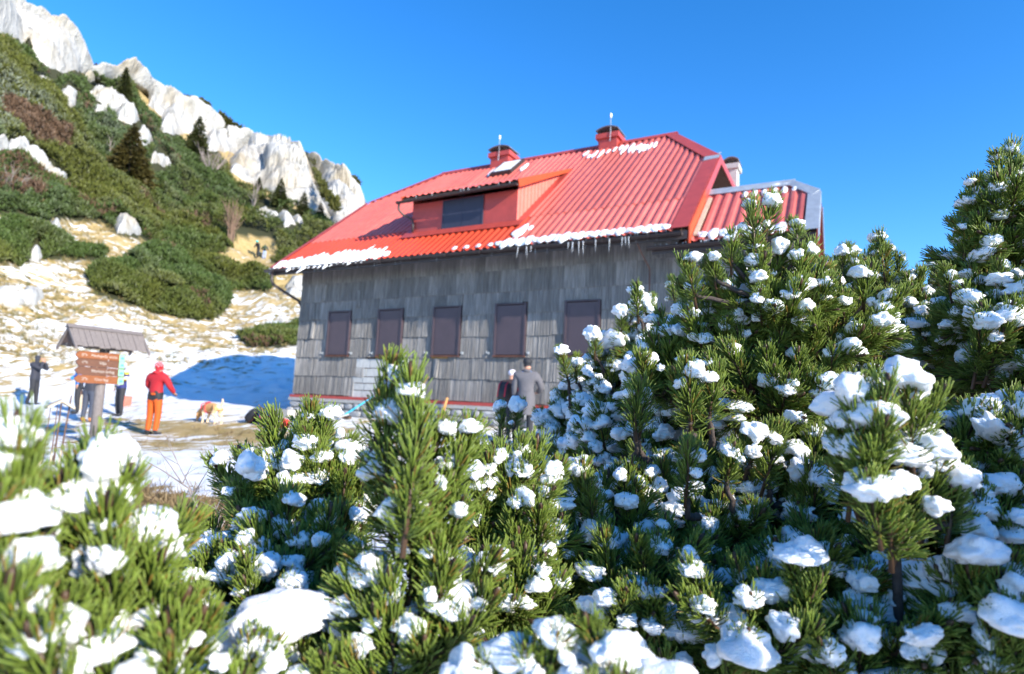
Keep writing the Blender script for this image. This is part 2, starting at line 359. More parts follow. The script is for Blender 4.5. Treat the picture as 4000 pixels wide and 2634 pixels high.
def ground_mat():
    m, t, b = new_mat('grass_and_snow'); g = geoco(t)
    at = ND(t, 'ShaderNodeAttribute', attribute_name='cover'); sp = ND(t, 'ShaderNodeSeparateColor'); t.links.new(at.outputs['Color'], sp.inputs[0])
    pu = ND(t, 'ShaderNodeAttribute', attribute_name='puv').outputs['Vector']
    n1 = noise(t, 1.0, 5, 0.58, mapping(t, pu, (0.85, 1.9, 1)), 0.9); n2 = noise(t, 3.4, 5, 0.62, mapping(t, pu, (0.6, 1.6, 1)), 0.5); n3 = noise(t, 0.16, 3, 0.5, g)
    h = math_(t, 'ADD', math_(t, 'MULTIPLY', n1.outputs['Fac'], 0.50), math_(t, 'MULTIPLY', n2.outputs['Fac'], 0.50))
    h = math_(t, 'ADD', h, math_(t, 'MULTIPLY', math_(t, 'SUBTRACT', n3.outputs['Fac'], 0.5), 0.25))
    thr = math_(t, 'MULTIPLY_ADD', sp.outputs[0], 0.62, 0.19)               # more cover -> higher threshold
    s = math_(t, 'MULTIPLY', math_(t, 'SUBTRACT', thr, h), 22.0); s = math_(t, 'ADD', s, 0.5, clamp=True)
    s = math_(t, 'MULTIPLY', s, math_(t, 'SUBTRACT', 1.0, sp.outputs[1]))
    gn = noise(t, 2.6, 5, 0.65, g); gf = noise(t, 30, 4, 0.7, mapping(t, g, (1, 1, 0.4)))
    gc = ramp(t, gn.outputs['Fac'], [(0.28, (0.26, 0.205, 0.065)), (0.45, (0.42, 0.31, 0.13)), (0.6, (0.50, 0.37, 0.18)), (0.75, (0.34, 0.27, 0.085))]).outputs[0]
    gc = mixc(t, 0.8, gc, ramp(t, gf.outputs['Fac'], [(0.3, (0.55, 0.53, 0.48)), (0.65, (1, 1, 1))]).outputs[0], 'MULTIPLY')
    soil = ramp(t, gf.outputs['Fac'], [(0.35, (0.07, 0.045, 0.025)), (0.65, (0.22, 0.15, 0.085))]).outputs[0]
    gc = mixc(t, sp.outputs[2], gc, soil)
    gc = mixc(t, sp.outputs[1], gc, (0.040, 0.042, 0.018))
    sn = noise(t, 26, 5, 0.65, g)
    sc_ = ramp(t, noise(t, 3, 3, 0.5, g).outputs['Fac'], [(0.3, (0.72, 0.74, 0.77)), (0.7, (0.82, 0.82, 0.82))]).outputs[0]
    t.links.new(mixc(t, s, gc, sc_), b.inputs['Base Color'])
    b.inputs['Roughness'].default_value = 0.8; b.inputs['Specular IOR Level'].default_value = 0.25
    hh = math_(t, 'ADD', math_(t, 'MULTIPLY', s, 0.8), math_(t, 'MULTIPLY', gf.outputs['Fac'], 0.5)); hh = math_(t, 'ADD', hh, math_(t, 'MULTIPLY', sn.outputs['Fac'], 0.4))
    bump(t, b, hh, 0.7, 0.05); return m
gnd = link('ground', build_ground(), None, ground_mat()); tag(gnd, 'snowy grass terrace rising into a steep hillside', None, kind='structure')
# ------------------------------------------------------------------ the hut
XL, XW, XE0, XE1 = -1.263, 9.92, -1.84, 10.46            # wall left / right, verge left / right
T0, EY, EZ, RY = 0.8355, -0.70, 4.215, 4.953
RX0, RX1, FY0, FY1 = 0.19, 8.743, 3.136, 2.709           # ridge ends, hip corners
NRM = Vector((0, -T0, 1)).normalized(); SLO = Vector((0, 1, T0)).normalized()
def rz(y): return EZ + T0*(y-EY)
def rp(x, y, h=0.0): return Vector((x, y, rz(y))) + NRM*h
def top_y(x):
    if x < RX0: return FY0 + (x-XE0)/(RX0-XE0)*(RY-FY0)
    if x > RX1: return FY1 + (XE1-x)/(XE1-RX1)*(RY-FY1)
    return RY
hut = empty('mountain_hut', (4.3, 0, 0), 'grey shingled mountain hut with red corrugated metal roof and closed shutters', 'building')
RIB = [(0.0, 0.0), (0.16, 0.0), (0.36, 1.0), (0.66, 1.0), (0.86, 0.0)]
def sheet(x0, x1, y0f, y1f, pt, pitch=0.2, h=0.036, off=0.0, jag=0.0):
    xs = []; n = max(1, round((x1-x0)/pitch)); p = (x1-x0)/n
    for i in range(n):
        for u, hh in RIB: xs.append((x0+(i+u)*p, hh*h))
    xs.append((x1, 0.0))
    V = []; F = []
    for (x, hh) in xs:
        a, b = y0f(x), y1f(x)
        for k in range(4):
            y = a+(b-a)*k/3; V.append(pt(x, y, hh+off))
    for i in range(len(xs)-1):
        for k in range(3): F.append((i*4+k, (i+1)*4+k, (i+1)*4+k+1, i*4+k+1))
    m = MB(); m.add(V, F)
    return m
# front slope: long upper sheets lapped over a row of short lower ones
nsh = 12; wsh = (XE1-0.32-XE0-0.05)/nsh; YS = 0.62
DX0, DX1, DY = 2.50, 5.88, 0.393                         # dormer front wall
for i in range(nsh):
    a = XE0+0.05+i*wsh; b = a+wsh
    o = sheet(a, b, lambda x: EY-0.02, lambda x: min(YS+0.1, top_y(x)), rp, off=0.0).obj('roof_sheet', MT['red_new'] if i < 8 else MT['red_roof'], hut, False)
    o = sheet(a, b+0.03, lambda x: YS, lambda x: max(YS+0.02, top_y(x)-0.02), rp, off=0.008).obj('roof_sheet', MT['red_roof'], hut, False)
# back slope, hips, gable walls
def bp(x, y, h=0.0):
    p = rp(x, 2*RY-y, h); return Vector((p.x, 2*RY-p.y, p.z))
sheet(XE0, XE1, lambda x: 2*RY-EY, lambda x: 2*RY-top_y(x), bp).obj('roof_sheet', MT['red_roof'], hut)
for (xr, xe, fy) in ((RX0, XE0, FY0), (RX1, XE1, FY1)):
    m = MB(); A = rp(xr, RY); Bp = rp(xe, fy); Cc = bp(xe, 2*RY-fy)
    n = 22; V = []; F = []
    for i in range(n*2+1):
        s = i/(2*n); e = Bp.lerp(Cc, s); w = 1-abs(2*s-1); tpt = e.lerp(Vector((xr, e.y, A.z)), w); h = Vector((0, 0, 0.03*(i % 2)))
        V += [e+h, tpt+h]
    for i in range(2*n): F.append((2*i, 2*i+2, 2*i+3, 2*i+1))
    m.add(V, F).obj('hip_sheet', MT['red_roof'], hut)
# roof body: boarded underside of the overhang
m = MB()
prof = [(EY, rz(EY)-0.05), (RY, rz(RY)-0.05), (2*RY-EY, rz(EY)-0.05), (2*RY-EY, rz(EY)-0.15), (RY, rz(RY)-0.17), (EY, rz(EY)-0.15)]
def soffit(x0, x1, ymaxf, name, mat):
    for back in (0, 1):
        pts = []
        for (x, y) in ((x0, EY+0.01), (x1, EY+0.01), (x1, ymaxf(x1)), (x0, ymaxf(x0))):
            z = rz(y)-0.035; yy = 2*RY-y if back else y; pts.append((x, yy, z))
        if back: pts = pts[::-1]
        MB().prism(pts, (0, 0, -0.10)).obj(name, mat, hut)
nb = 16
for i in range(nb):
    x0 = XE0+0.04+(XE1-XE0-0.08)*i/nb; x1 = XE0+0.04+(XE1-XE0-0.08)*(i+1)/nb-0.004
    soffit(x0, x1, lambda x: top_y(x)-0.03, 'soffit_board', MT['wood_dark'])
# ridge and hip caps
def cap(a, b, w, mat, name, drop=0.0, over=0.08):
    d = (b-a).normalized(); m = MB(); V = []
    for p in (a-d*over, b+d*over):
        for s, z in ((-w, -w*T0*0.9+0.055), (-w*0.35, 0.065), (w*0.35, 0.065), (w, -w*T0*0.9+0.055)): V.append(p+Vector((0, s, z)))
    m.add(V, [(0, 4, 5, 1), (1, 5, 6, 2), (2, 6, 7, 3)]); return m.obj(name, mat, hut)
cap(rp(RX0, RY), rp(RX1, RY), 0.17, MT['red_flash'], 'ridge_cap')
def strip(pts_a, pts_b, th, mat, name, nrm=None):                       # flat band between two edges, th thick
    m = MB(); n = len(pts_a); V = [Vector(p) for p in pts_a]+[Vector(p) for p in pts_b]; k = Vector(nrm if nrm is not None else NRM)*th
    V += [v-k for v in V]; F = []
    for i in range(n-1):
        F += [(i, i+1, n+i+1, n+i), (3*n+i, 3*n+i+1, 2*n+i+1, 2*n+i), (i, 2*n+i, 2*n+i+1, i+1), (n+i, n+i+1, 3*n+i+1, 3*n+i)]
    F += [(0, n, 3*n, 2*n), (n-1, 3*n-1, 4*n-1, 2*n-1)]
    m.add(V, F); return m.obj(name, mat, hut)
strip([rp(RX1, RY, .075), rp(XE1, FY1, .075)], [rp(RX1-.30, RY-.02, .07), rp(XE1-.40, FY1+.02, .07)], .012, MT['red_flash'], 'hip_cap')
strip([rp(RX0+.30, RY-.02, .07), rp(XE0+.30, FY0+.10, .07)], [rp(RX0, RY, .075), rp(XE0, FY0, .075)], .012, MT['red_flash'], 'hip_cap')
# verges: wide flat flashing on the right, narrow on the left, upright barge boards
strip([rp(XE1, EY, .062), rp(XE1, FY1, .062)], [rp(XE1-.36, EY, .05), rp(XE1-.36, FY1-.04, .05)], .01, MT['red_flash'], 'verge_flashing')
strip([rp(XE1+.01, FY1-.18, .072), rp(XE1+.01, FY1+.16, .072)], [rp(XE1-.37, FY1-.22, .066), rp(XE1-.37, FY1+.02, .066)], .01, MT['zinc'], 'verge_flashing')
strip([rp(XE0-.02, EY, .055), rp(XE0-.02, FY0, .055)], [rp(XE0+.10, EY, .05), rp(XE0+.10, FY0, .05)], -.01, MT['red_flash'], 'verge_flashing')
def barge(x, y0, y1, w0, w1, mat, back=False):
    a0 = Vector((x, y0, rz(y0)+.06)); a1 = Vector((x, y1, rz(y1)+.06)); b0 = a0-Vector((0, 0, w0)); b1 = a1-Vector((0, 0, w1))
    P = [a0, a1, b1, b0]
    if back: P = [Vector((p.x, 2*RY-p.y, p.z)) for p in P]
    MB().prism(P, (0.03, 0, 0)).obj('barge_board', mat, hut)
barge(XE1+.002, EY, EY+1.55, .42, .30, MT['orange_flash']); barge(XE1+.002, EY+1.551, FY1, .30, .26, MT['red_flash'])
barge(XE1+.002, EY, FY1, .26, .26, MT['red_flash'], True)
barge(XE0-.04, EY, FY0, .22, .22, MT['red_flash']); barge(XE0-.04, EY, FY0, .22, .22, MT['red_flash'], True)
MB().prism([(XE1-.01, FY1, rz(FY1)+.05), (XE1-.01, 2*RY-FY1, rz(FY1)+.05), (XE1-.01, 2*RY-FY1, rz(FY1)-.14), (XE1-.01, FY1, rz(FY1)-.14)], (.03, 0, 0)).obj('barge_board', MT['red_flash'], hut)
# scalloped end of the hip sheet and gable soffit boards
for k in range(9):
    y0 = FY1+.02+k*(2*RY-2*FY1-.04)/9; MB().bbox(XW-.1, XE1-.03, y0, y0+(2*RY-2*FY1)/9-.015, rz(FY1)-.12, rz(FY1)-.09).obj('soffit_board', MT['wood_dark'], hut)
# walls
m = MB(); m.bbox(XL+.03, XW-.03, .05, 2*RY-.05, -.35, 4.65)
V = [(XL+.03, .05, 4.6), (XW-.03, .05, 4.6), (XW-.03, 2*RY-.05, 4.6), (XL+.03, 2*RY-.05, 4.6), (XL+.03, FY0+.3, rz(FY0)-.2), (XW-.03, FY1+.3, rz(FY1)-.2), (XW-.03, 2*RY-FY1-.3, rz(FY1)-.2), (XL+.03, 2*RY-FY0-.3, rz(FY0)-.2)]
m.add(V, [(0, 1, 5, 4), (1, 2, 6, 5), (2, 3, 7, 6), (3, 0, 4, 7), (4, 5, 6, 7)]); m.obj('wall', MT['wood_dark'], hut)
# grooved shingle panels, course by course, lapped like scales
SILL, SH, SW, SS = 1.70, 1.25, 0.839, 1.879
wins = [(i*SS, i*SS+SW) for i in range(5)]
_pm = {}
def panel_mesh(w, h, key):
    k = (round(w, 2), round(h, 2), key)
    if k in _pm: return _pm[k]
    n = max(3, round(w/0.034)); V = []; F = []; r = random.Random(hash(k))
    xs = []
    for i in range(n):
        p = w/n; d = r.uniform(.012, .022)
        xs += [(i*p+.001, 0.0), (i*p+p*.26, d), (i*p+p*.58, d+r.uniform(-.003, .003)), (i*p+p-.001, 0.0)]
    b0 = r.uniform(0, .012)
    for j, (x, d) in enumerate(xs):
        low = b0 + (r.uniform(0, .014) if j % 4 == 0 else 0)
        V += [(x, -.030-d, low), (x, -.006-d, h), (x, 0.0, low), (x, 0.0, h)]
    q = len(xs)
    for i in range(q-1):
        F += [(4*i, 4*i+4, 4*i+5, 4*i+1), (4*i+2, 4*i+6, 4*i+4, 4*i), (4*i+1, 4*i+5, 4*i+7, 4*i+3)]
    F += [(2, 0, 1, 3), (4*q-4, 4*q-2, 4*q-1, 4*q-3)]
    mm = MB(); mm.add(V, F); me = mm.mesh('shingle_panel'); me.materials.append(MT['shingle']); _pm[k] = me; return me
CZ = [0.545+0.546*i for i in range(8)]
rs = random.Random(3)
def in_gap(x0, x1, z0, z1):                                            # panels fallen off below the second and third shutters
    for a, b, c, d in ((1.42, 2.72, 1.60, 1.09), (0.98, 2.72, 1.09, 0.50), (3.76, 4.05, 1.64, 1.10)):
        if x0 > a-.05 and x1 < b+.05 and (z0+z1)/2 < c and (z0+z1)/2 > d: return True
    return False
for ci, z0 in enumerate(CZ):
    z1 = min(z0+.546+.03, 4.62)
    x = XL-.01+(-.14 if ci % 2 else 0)
    while x < 12.58:
        w = rs.choice([.30, .36, .42, .48, .56]); a, b = max(x, XL-.01), min(x+w, 12.62); x += w
        segs = [(a, b, z0, z1)]
        out = []
        for (s0, s1, q0, q1) in segs:
            parts = [(s0, s1)]
            if q0 < SILL+SH-.08 and q1 > SILL+.06:
                for (wa, wb) in wins:
                    nn = []
                    for (u, v) in parts:
                        if v <= wa-.03 or u >= wb+.03: nn.append((u, v))
                        else:
                            if u < wa-.03: nn.append((u, wa-.03))
                            if v > wb+.03: nn.append((wb+.03, v))
                    parts = nn
            out += [(u, v, q0, q1) for u, v in parts]
            if q0 < SILL+SH < q1-.1:
                for (wa, wb) in wins:
                    u, v = max(s0, wa-.03), min(s1, wb+.03)
                    if v-u > .05: out.append((u, v, SILL+SH+.035, q1))
        for (u, v, q0, q1) in out:
            if v-u < .05 or in_gap(u, v, q0, q1): continue
            if u > 10.0 and (ci == 7): continue
            o = bpy.data.objects.new('shingle_panel', panel_mesh(v-u-.004, q1-q0, rs.randint(0, 2))); COL.objects.link(o)
            o.parent = hut; o.matrix_parent_inverse = WM(hut).inverted()
            lean = rs.gauss(0, .006) if u > 0.2 else rs.gauss(0, .03)
            o.matrix_basis = Matrix.Translation((u, .045-rs.uniform(0, .006), q0+rs.gauss(0, .006))) @ Matrix.Rotation(lean, 4, 'Y')
# a few slipped boards by the left corner
for (x, z, l) in ((-.72, 2.2, .07), (-.33, 3.3, .09), (1.05, 3.05, -.05), (3.85, 1.12, .06), (-.70, 2.75, -.06)):
    o = bpy.data.objects.new('shingle_panel', panel_mesh(.12, .5, 1)); COL.objects.link(o); o.parent = hut; o.matrix_parent_inverse = WM(hut).inverted()
    o.matrix_basis = Matrix.Translation((x, .005, z)) @ Matrix.Rotation(l, 4, 'Y')
# masonry blocks laid bare in the gap
for row, (z0, z1) in enumerate(((.53, .72), (.73, .92), (.93, 1.10), (1.11, 1.34), (1.35, 1.60))):
    x = .96+.17*row*0.3
    while x < 2.75:
        w = rs.uniform(.38, .52); MB().box((x+w/2, .045-.02*rs.random(), (z0+z1)/2), (w-.015, .05, z1-z0-.012), Matrix.Rotation(rs.gauss(0, .01), 3, 'Y')).obj('masonry_block', MT['plaster'], hut); x += w
for (z0, z1) in ((1.11, 1.34), (1.35, 1.6)): MB().bbox(3.7, 4.1, .03, .06, z0, z1-.01).obj('masonry_block', MT['plaster'], hut)
# red drip strip, ledge, stone base
x = XL-.03
while x < 10: w = rs.uniform(.8, 1.3); MB().bbox(x, min(x+w-.008, 10.2), -.075, .05, .455, .535).obj('drip_strip', MT['red_flash'], hut); x += w
MB().bbox(XL-.05, 12.66, -.10, .2, .36, .452).obj('ledge', MT['concrete'], hut)
MB().bbox(XL+.02, 12.65, -.02, .25, -.4, .358).obj('mortar_bed', MT['mortar'], hut)
stone_me = []
for k in range(7):
    bm = bmesh.new(); bmesh.ops.create_cube(bm, size=1.0); bmesh.ops.subdivide_edges(bm, edges=bm.edges[:], cuts=3, use_grid_fill=True)
    for v in bm.verts:
        c = v.co; q = max(abs(c.x), abs(c.y), abs(c.z)); l = c.length; c *= (1-.28*max(0, (l-.5)/.36))
        c += Vector((float(fbm(c.x*3+k*7, c.y*3, c.z*3, 3)), float(fbm(c.x*3, c.y*3+k*5, c.z*3, 3, 31)), float(fbm(c.x*3, c.y*3, c.z*3+k*3, 3, 57))))*.055
    me = bpy.data.meshes.new('base_stone'); bm.to_mesh(me); bm.free(); me.materials.append(MT['base_stone']); stone_me.append(me)
for row, (z0, z1) in enumerate(((.17, .355), (-.02, .165), (-.2, -.03))):
    x = XL-.04-.1*row
    while x < 9.5:
        w = rs.uniform(.24, .52); o = bpy.data.objects.new('base_stone', rs.choice(stone_me)); COL.objects.link(o); o.parent = hut; o.matrix_parent_inverse = WM(hut).inverted()
        o.matrix_basis = Matrix.Translation((x+w/2, -.02+rs.gauss(0, .008), (z0+z1)/2)) @ Matrix.Diagonal((w-.02, .16, (z1-z0)-.012, 1)); x += w
    if row < 3:
        for y in (.15, .5):
            o = bpy.data.objects.new('base_stone', rs.choice(stone_me)); COL.objects.link(o); o.parent = hut; o.matrix_parent_inverse = WM(hut).inverted()
            o.matrix_basis = Matrix.Translation((XL-.02, y, (z0+z1)/2)) @ Matrix.Diagonal((.16, .33, (z1-z0)-.012, 1))
# shutters
for i, (a, b) in enumerate(wins):
    p = MB().bbox(a+.02, b-.02, -.025, .03, SILL+.02, SILL+SH-.02).obj('shutter', MT['shutter'], hut)
    f = MB(); t_ = .032
    f.bbox(a-.015, a+t_, -.045, .04, SILL-.0, SILL+SH); f.bbox(b-t_, b+.015, -.045, .04, SILL-.0, SILL+SH)
    f.bbox(a-.02, b+.02, -.05, .04, SILL+SH, SILL+SH+.03); f.obj('frame', MT['shutter'], p)
    MB().bbox(a-.025, b+.025, -.055, .04, SILL-.035, SILL-.001).obj('sill', MT['rust'], p)
    r = MB(); r.bbox(a+.10, a+.108, -.029, -.02, SILL+.1, SILL+SH-.1); r.bbox(b-.108, b-.10, -.029, -.02, SILL+.1, SILL+SH-.1); r.bbox(a+.10, b-.10, -.029, -.02, SILL+.1, SILL+.108); r.obj('bead', MT['shutter'], p)
    for s, x in ((-1, a-.14), (1, b+.12)):
        h = MB(); h.tube([(x, .02, SILL+.06), (x, -.11, SILL+.05), (x+.02*s, -.12, SILL+.09)], .008, 6); h.bbox(x-.015, x+.015, -.04, .02, SILL+.03, SILL+.09); h.obj('shutter_hook', MT['zinc'], p)
for x, z, w, h in ((2.0, 1.615, .8, .07), (3.9, 1.62, .5, .04)): MB().bbox(x-.15, x+w-.15, .0, .05, z, z+h).obj('wood_lintel', simple('ochre_wood', (.30, .17, .05), .8), hut)
# gutters and pipes
def gutter(a, b, r, mat, parent, name='gutter'):
    m = MB(); V = []; F = []; n = 8; th = .006
    for p in (a, b):
        for rr in (r, r-th):
            for k in range(n+1):
                w = math.pi+math.pi*k/n; V.append(Vector(p)+Vector((0, math.cos(w)*rr, math.sin(w)*rr)))
    q = n+1
    for s in (0, 1):
        for k in range(n): f = (s*q+k, s*q+k+1, 2*q+s*q+k+1, 2*q+s*q+k); F.append(f if s else f[::-1])
    for e in (0, 2*q):
        F.append(tuple(e+k for k in range(n+1)))
    F += [(0, q, 3*q, 2*q), (n, 2*q+n, 3*q+n, q+n)]
    m.add(V, F); o = m.obj(name, mat, parent, True); return o
GY, GZ = EY-.085, EZ-.075
for i in range(4):
    a = XE0-.12+i*3.08; b = a+3.075; g_ = gutter((a, GY, GZ-.012*i+.012*3), (b, GY, GZ-.012*i+.012*3), .075, MT['gutter'], hut)
    for k in range(3): x = a+.4+k*1.0; MB().tube([(x, GY+.085, GZ+.10), (x, GY+.08, GZ-.02), (x, GY+.03, GZ-.075), (x, GY-.06, GZ-.06), (x, GY-.085, GZ+.03)], .009, 5).obj('gutter_bracket', MT['gutter'], g_)
MB().bbox(XE0+.02, XE1-.02, EY+.0, EY+.03, EZ-.20, EZ-.03).obj('fascia', MT['gutter'], hut)
MB().tube([(XE0+.18, GY, GZ-.03), (XE0+.18, GY, GZ-.28), (XE0+.20, GY+.06, GZ-.40), (XE0+.36, GY+.46, GZ-.62), (XL-.06, -.02, GZ-.78), (XL-.06, .12, GZ-.95)], .042, 10).obj('downpipe', MT['gutter'], hut, True)
MB().prism([(XE0-.03, EY-.05, EZ+.02), (XE0-.03, EY+.2, EZ+.2), (XE0-.03, EY+.2, EZ-.05), (XE0-.03, EY-.03, EZ-.16)], (.05, 0, 0)).obj('verge_end', MT['zinc'], hut)
# dormer
dm = hut
zt = 6.03; zb = rz(DY)
MB().bbox(DX0, DX1, DY, DY+.12, zb-.15, zt).obj('dormer_wall', MT['red_flash'], hut)
MB().bbox(3.60, 4.83, DY-.03, DY-.002, zb+.03, zt-.06).obj('dormer_shutter', MT['shutter_dark'], hut)
f = MB(); f.bbox(3.56, 3.60, DY-.04, DY, zb+.01, zt-.03); f.bbox(4.83, 4.87, DY-.04, DY, zb+.01, zt-.03); f.bbox(3.60, 4.83, DY-.04, DY, zt-.06, zt-.03); f.bbox(4.20, 4.22, DY-.036, DY-.01, zb+.03, zt-.06); f.obj('dormer_shutter_frame', MT['shutter_dark'], hut)
DRY0, DRZ0 = DY-.30, 6.15                                 # dormer roof front edge
DRY1 = 3.30; DRZ1 = rz(DRY1)+.05; DT = (DRZ1-DRZ0)/(DRY1-DRY0)
DN = Vector((0, -DT, 1)).normalized()
def dp(x, y, h=0.0): return Vector((x, y, DRZ0+DT*(y-DRY0))) + DN*h
for i in range(3):
    a = DX0-.16+i*(DX1-DX0+.30)/3; b = a+(DX1-DX0+.30)/3
    sheet(a, b, lambda x: DRY0, lambda x: DRY1+.05, dp, h=.03).obj('dormer_roof_sheet', MT['red_roof'], hut)
MB().prism([(DX0-.14, DRY0+.02, DRZ0-.02), (DX1+.12, DRY0+.02, DRZ0-.02), (DX1+.12, DRY1-.25, DRZ0+DT*(DRY1-DRY0-.25)-.02), (DX0-.14, DRY1-.25, DRZ0+DT*(DRY1-DRY0-.25)-.02)], (0, 0, -.07)).obj('dormer_soffit', MT['wood_dark'], hut)
P = [dp(DX1+.15, DRY0-.01, .04), dp(DX1+.15, DRY1+.02, .04), dp(DX1+.15, DRY1+.02, -.04), dp(DX1+.15, DRY0-.01, -.17)]
MB().prism(P, (.025, 0, 0)).obj('dormer_barge', MT['orange_flash'], hut)
P = [dp(DX0-.19, DRY0-.01, .04), dp(DX0-.19, DRY1+.02, .04), dp(DX0-.19, DRY1+.02, -.04), dp(DX0-.19, DRY0-.01, -.14)]
MB().prism(P, (.025, 0, 0)).obj('dormer_barge', MT['orange_flash'], hut)
for s, x in ((1, DX1), (-1, DX0)):
    V = []; F = []; n = 13; y0, y1 = DY+.003, DRY1-.32
    for i in range(n*4+1):
        y = y0+(y1-y0)*i/(n*4); d = .02 if i % 4 in (1, 2) else 0.0
        V += [(x+s*d, y, rz(y)+.02), (x+s*d, y, DRZ0+DT*(y-DRY0)-.08)]
    for i in range(n*4): F.append((2*i, 2*i+2, 2*i+3, 2*i+1))
    MB().add(V, F).obj('dormer_cheek', MT['red_roof'], hut)
    strip([rp(x+s*.24, DY-.2, .055), rp(x+s*.24, DRY1+.1, .055)], [rp(x+s*.01, DY-.2, .06), rp(x+s*.01, DRY1+.0, .06)], .008*s, MT['red_flash'], 'dormer_flashing')
strip([rp(DX0-.2, DY+.01, .085), rp(DX1+.2, DY+.01, .085)], [rp(DX0-.2, DY-.20, .06), rp(DX1+.2, DY-.20, .06)], .01, MT['red_flash'], 'dormer_flashing')
gutter((DX0-.30, DRY0-.06, DRZ0-.12), (DX1+.16, DRY0-.06, DRZ0-.10), .06, MT['gutter'], hut)
MB().tube([(DX0-.22, DRY0-.06, DRZ0-.15), (DX0-.22, DRY0-.05, DRZ0-.35), (DX0-.15, DRY0+.05, DRZ0-.46), (DX0+.05, DY-.05, DRZ0-.58), (DX0+.09, DY-.06, DRZ0-.7), (DX0+.09, DY-.06, zb+.08)], .032, 9).obj('downpipe', MT['gutter'], hut, True)
# skylight
sk = MB(); p = [rp(2.93, 3.90, .10), rp(3.70, 3.90, .10), rp(3.70, 4.78, .10), rp(2.86, 4.78, .10)]
sk.prism([rp(2.88, 3.85, .14), rp(3.70, 3.85, .14), rp(3.70, 4.76, .14), rp(2.88, 4.76, .14)], -NRM*.14); so = sk.obj('skylight', MT['gutter'], hut)
MB().prism([rp(2.96, 3.95, .150), rp(3.62, 3.95, .150), rp(3.62, 4.68, .150), rp(2.96, 4.68, .150)], -NRM*.006).obj('pane', MT['snow'], so)
# chimneys on the ridge
def chimney(cx, z0, zt, w, d, mat, capm, y=RY):
    c = MB().bbox(cx-w/2, cx+w/2, y-d/2, y+d/2, z0, zt-.22).obj('chimney', mat, hut)
    MB().bbox(cx-w/2-.07, cx+w/2+.07, y-d/2-.07, y+d/2+.07, zt-.219, zt-.06).obj('collar', mat, c)
    for sx in (-1, 1):
        for sy in (-1, 1): MB().bbox(cx+sx*(w/2-.05)-.03, cx+sx*(w/2-.05)+.03, y+sy*(d/2-.05)-.03, y+sy*(d/2-.05)+.03, zt-.06, zt+.06).obj('cap_foot', MT['gutter'], c)
    n = 8; V = []; F = []
    for i in range(n+1):
        t_ = -1+2*i/n; V += [(cx+t_*(w/2+.06), y-d/2-.1, zt+.16-.10*t_*t_), (cx+t_*(w/2+.06), y+d/2+.1, zt+.16-.10*t_*t_)]
    V += [(v[0], v[1], v[2]-.03) for v in V]; q = 2*(n+1)
    for i in range(n): F += [(2*i, 2*i+2, 2*i+3, 2*i+1), (q+2*i+1, q+2*i+3, q+2*i+2, q+2*i), (2*i, q+2*i, q+2*i+2, 2*i+2), (2*i+1, 2*i+3, q+2*i+3, q+2*i+1)]
    F += [(0, 1, q+1, q), (2*n, q+2*n, q+2*n+1, 2*n+1)]
    MB().add(V, F).obj('chimney_cap', capm, c)
    return c
capm = simple('sooty_metal_cap', (.14, .14, .15), .6, .4, 10, .2)
c1 = chimney(2.72, 8.3, 9.32, .72, .62, MT['red_flash'], capm); c2 = chimney(6.68, 8.3, 9.28, .62, .62, MT['red_flash'], capm)
for c_, x in ((c1, 2.74), (c2, 6.80)):
    MB().tube([(x, RY-.42, 8.9), (x+.01, RY-.40, 9.2), (x, RY-.38, 9.72)], .012, 5).obj('lightning_rod', MT['zinc'], c_)
    MB().ell((x, RY-.38, 9.76), (.035, .035, .09)).obj('rime', MT['snow'], c_, True)
chimney(10.05, 6.0, 8.62, .36, .5, MT['plaster'], MT['wood_grey'], 7.2)
# annex with its own little half-hipped roof
AX0, AX1, AEY, AEZ, ARY = 10.1, 12.80, -.62, 3.97, 1.36
AFY = .80; ARX = 12.30; AZX = 12.62
def az_(y): return AEZ+T0*(y-AEY)
def ap(x, y, h=0.0): return Vector((x, y, az_(y)))+NRM*h
def atop(x): return ARY if x < ARX else AFY+(AX1-x)/(AX1-ARX)*(ARY-AFY)
for i in range(2):
    a = XE1-.1+i*1.1; b = a+1.1 if i == 0 else AX1-.22
    sheet(a, b, lambda x: AEY, lambda x: atop(x)-.02, ap, off=-.0).obj('annex_roof_sheet', MT['red_roof'], hut)
abk = lambda x, y, h=0.0: Vector((x, 2*ARY-ap(x, 2*ARY-y, h).y, ap(x, 2*ARY-y, h).z))
sheet(XW, AX1, lambda x: 2*ARY-AEY, lambda x: 2*ARY-atop(x), abk).obj('annex_roof_sheet', MT['red_roof'], hut)
strip([ap(XW+.2, ARY+.05, .09), ap(ARX, ARY+.05, .09)], [ap(XW+.2, ARY-.14, .06), ap(ARX, ARY-.14, .06)], .01, MT['zinc'], 'annex_ridge_cap')
strip([ap(ARX-.05, ARY+.03, .09), ap(AX1, AFY+.03, .08)], [ap(ARX-.12, ARY-.14, .06), ap(AX1-.14, AFY-.14, .06)], .01, MT['zinc'], 'annex_hip_cap')
strip([ap(AX1+.01, AEY-.02, .065), ap(AX1+.01, AFY, .065)], [ap(AX1-.23, AEY-.02, .055), ap(AX1-.23, AFY-.03, .055)], .01, MT['zinc'], 'annex_verge_flashing')
MB().prism([(AX1, AEY-.02, az_(AEY)+.06), (AX1, AFY, az_(AFY)+.06), (AX1, AFY, az_(AFY)-.14), (AX1, AEY-.02, az_(AEY)-.2)], (.02, 0, 0)).obj('annex_barge', MT['zinc'], hut)
MB().prism([(AX1, 2*ARY-AEY, az_(AEY)+.06), (AX1, 2*ARY-AFY, az_(AFY)+.06), (AX1, 2*ARY-AFY, az_(AFY)-.12), (AX1, 2*ARY-AEY, az_(AEY)-.12)], (.02, 0, 0)).obj('annex_barge', MT['zinc'], hut)
V = []; F = []
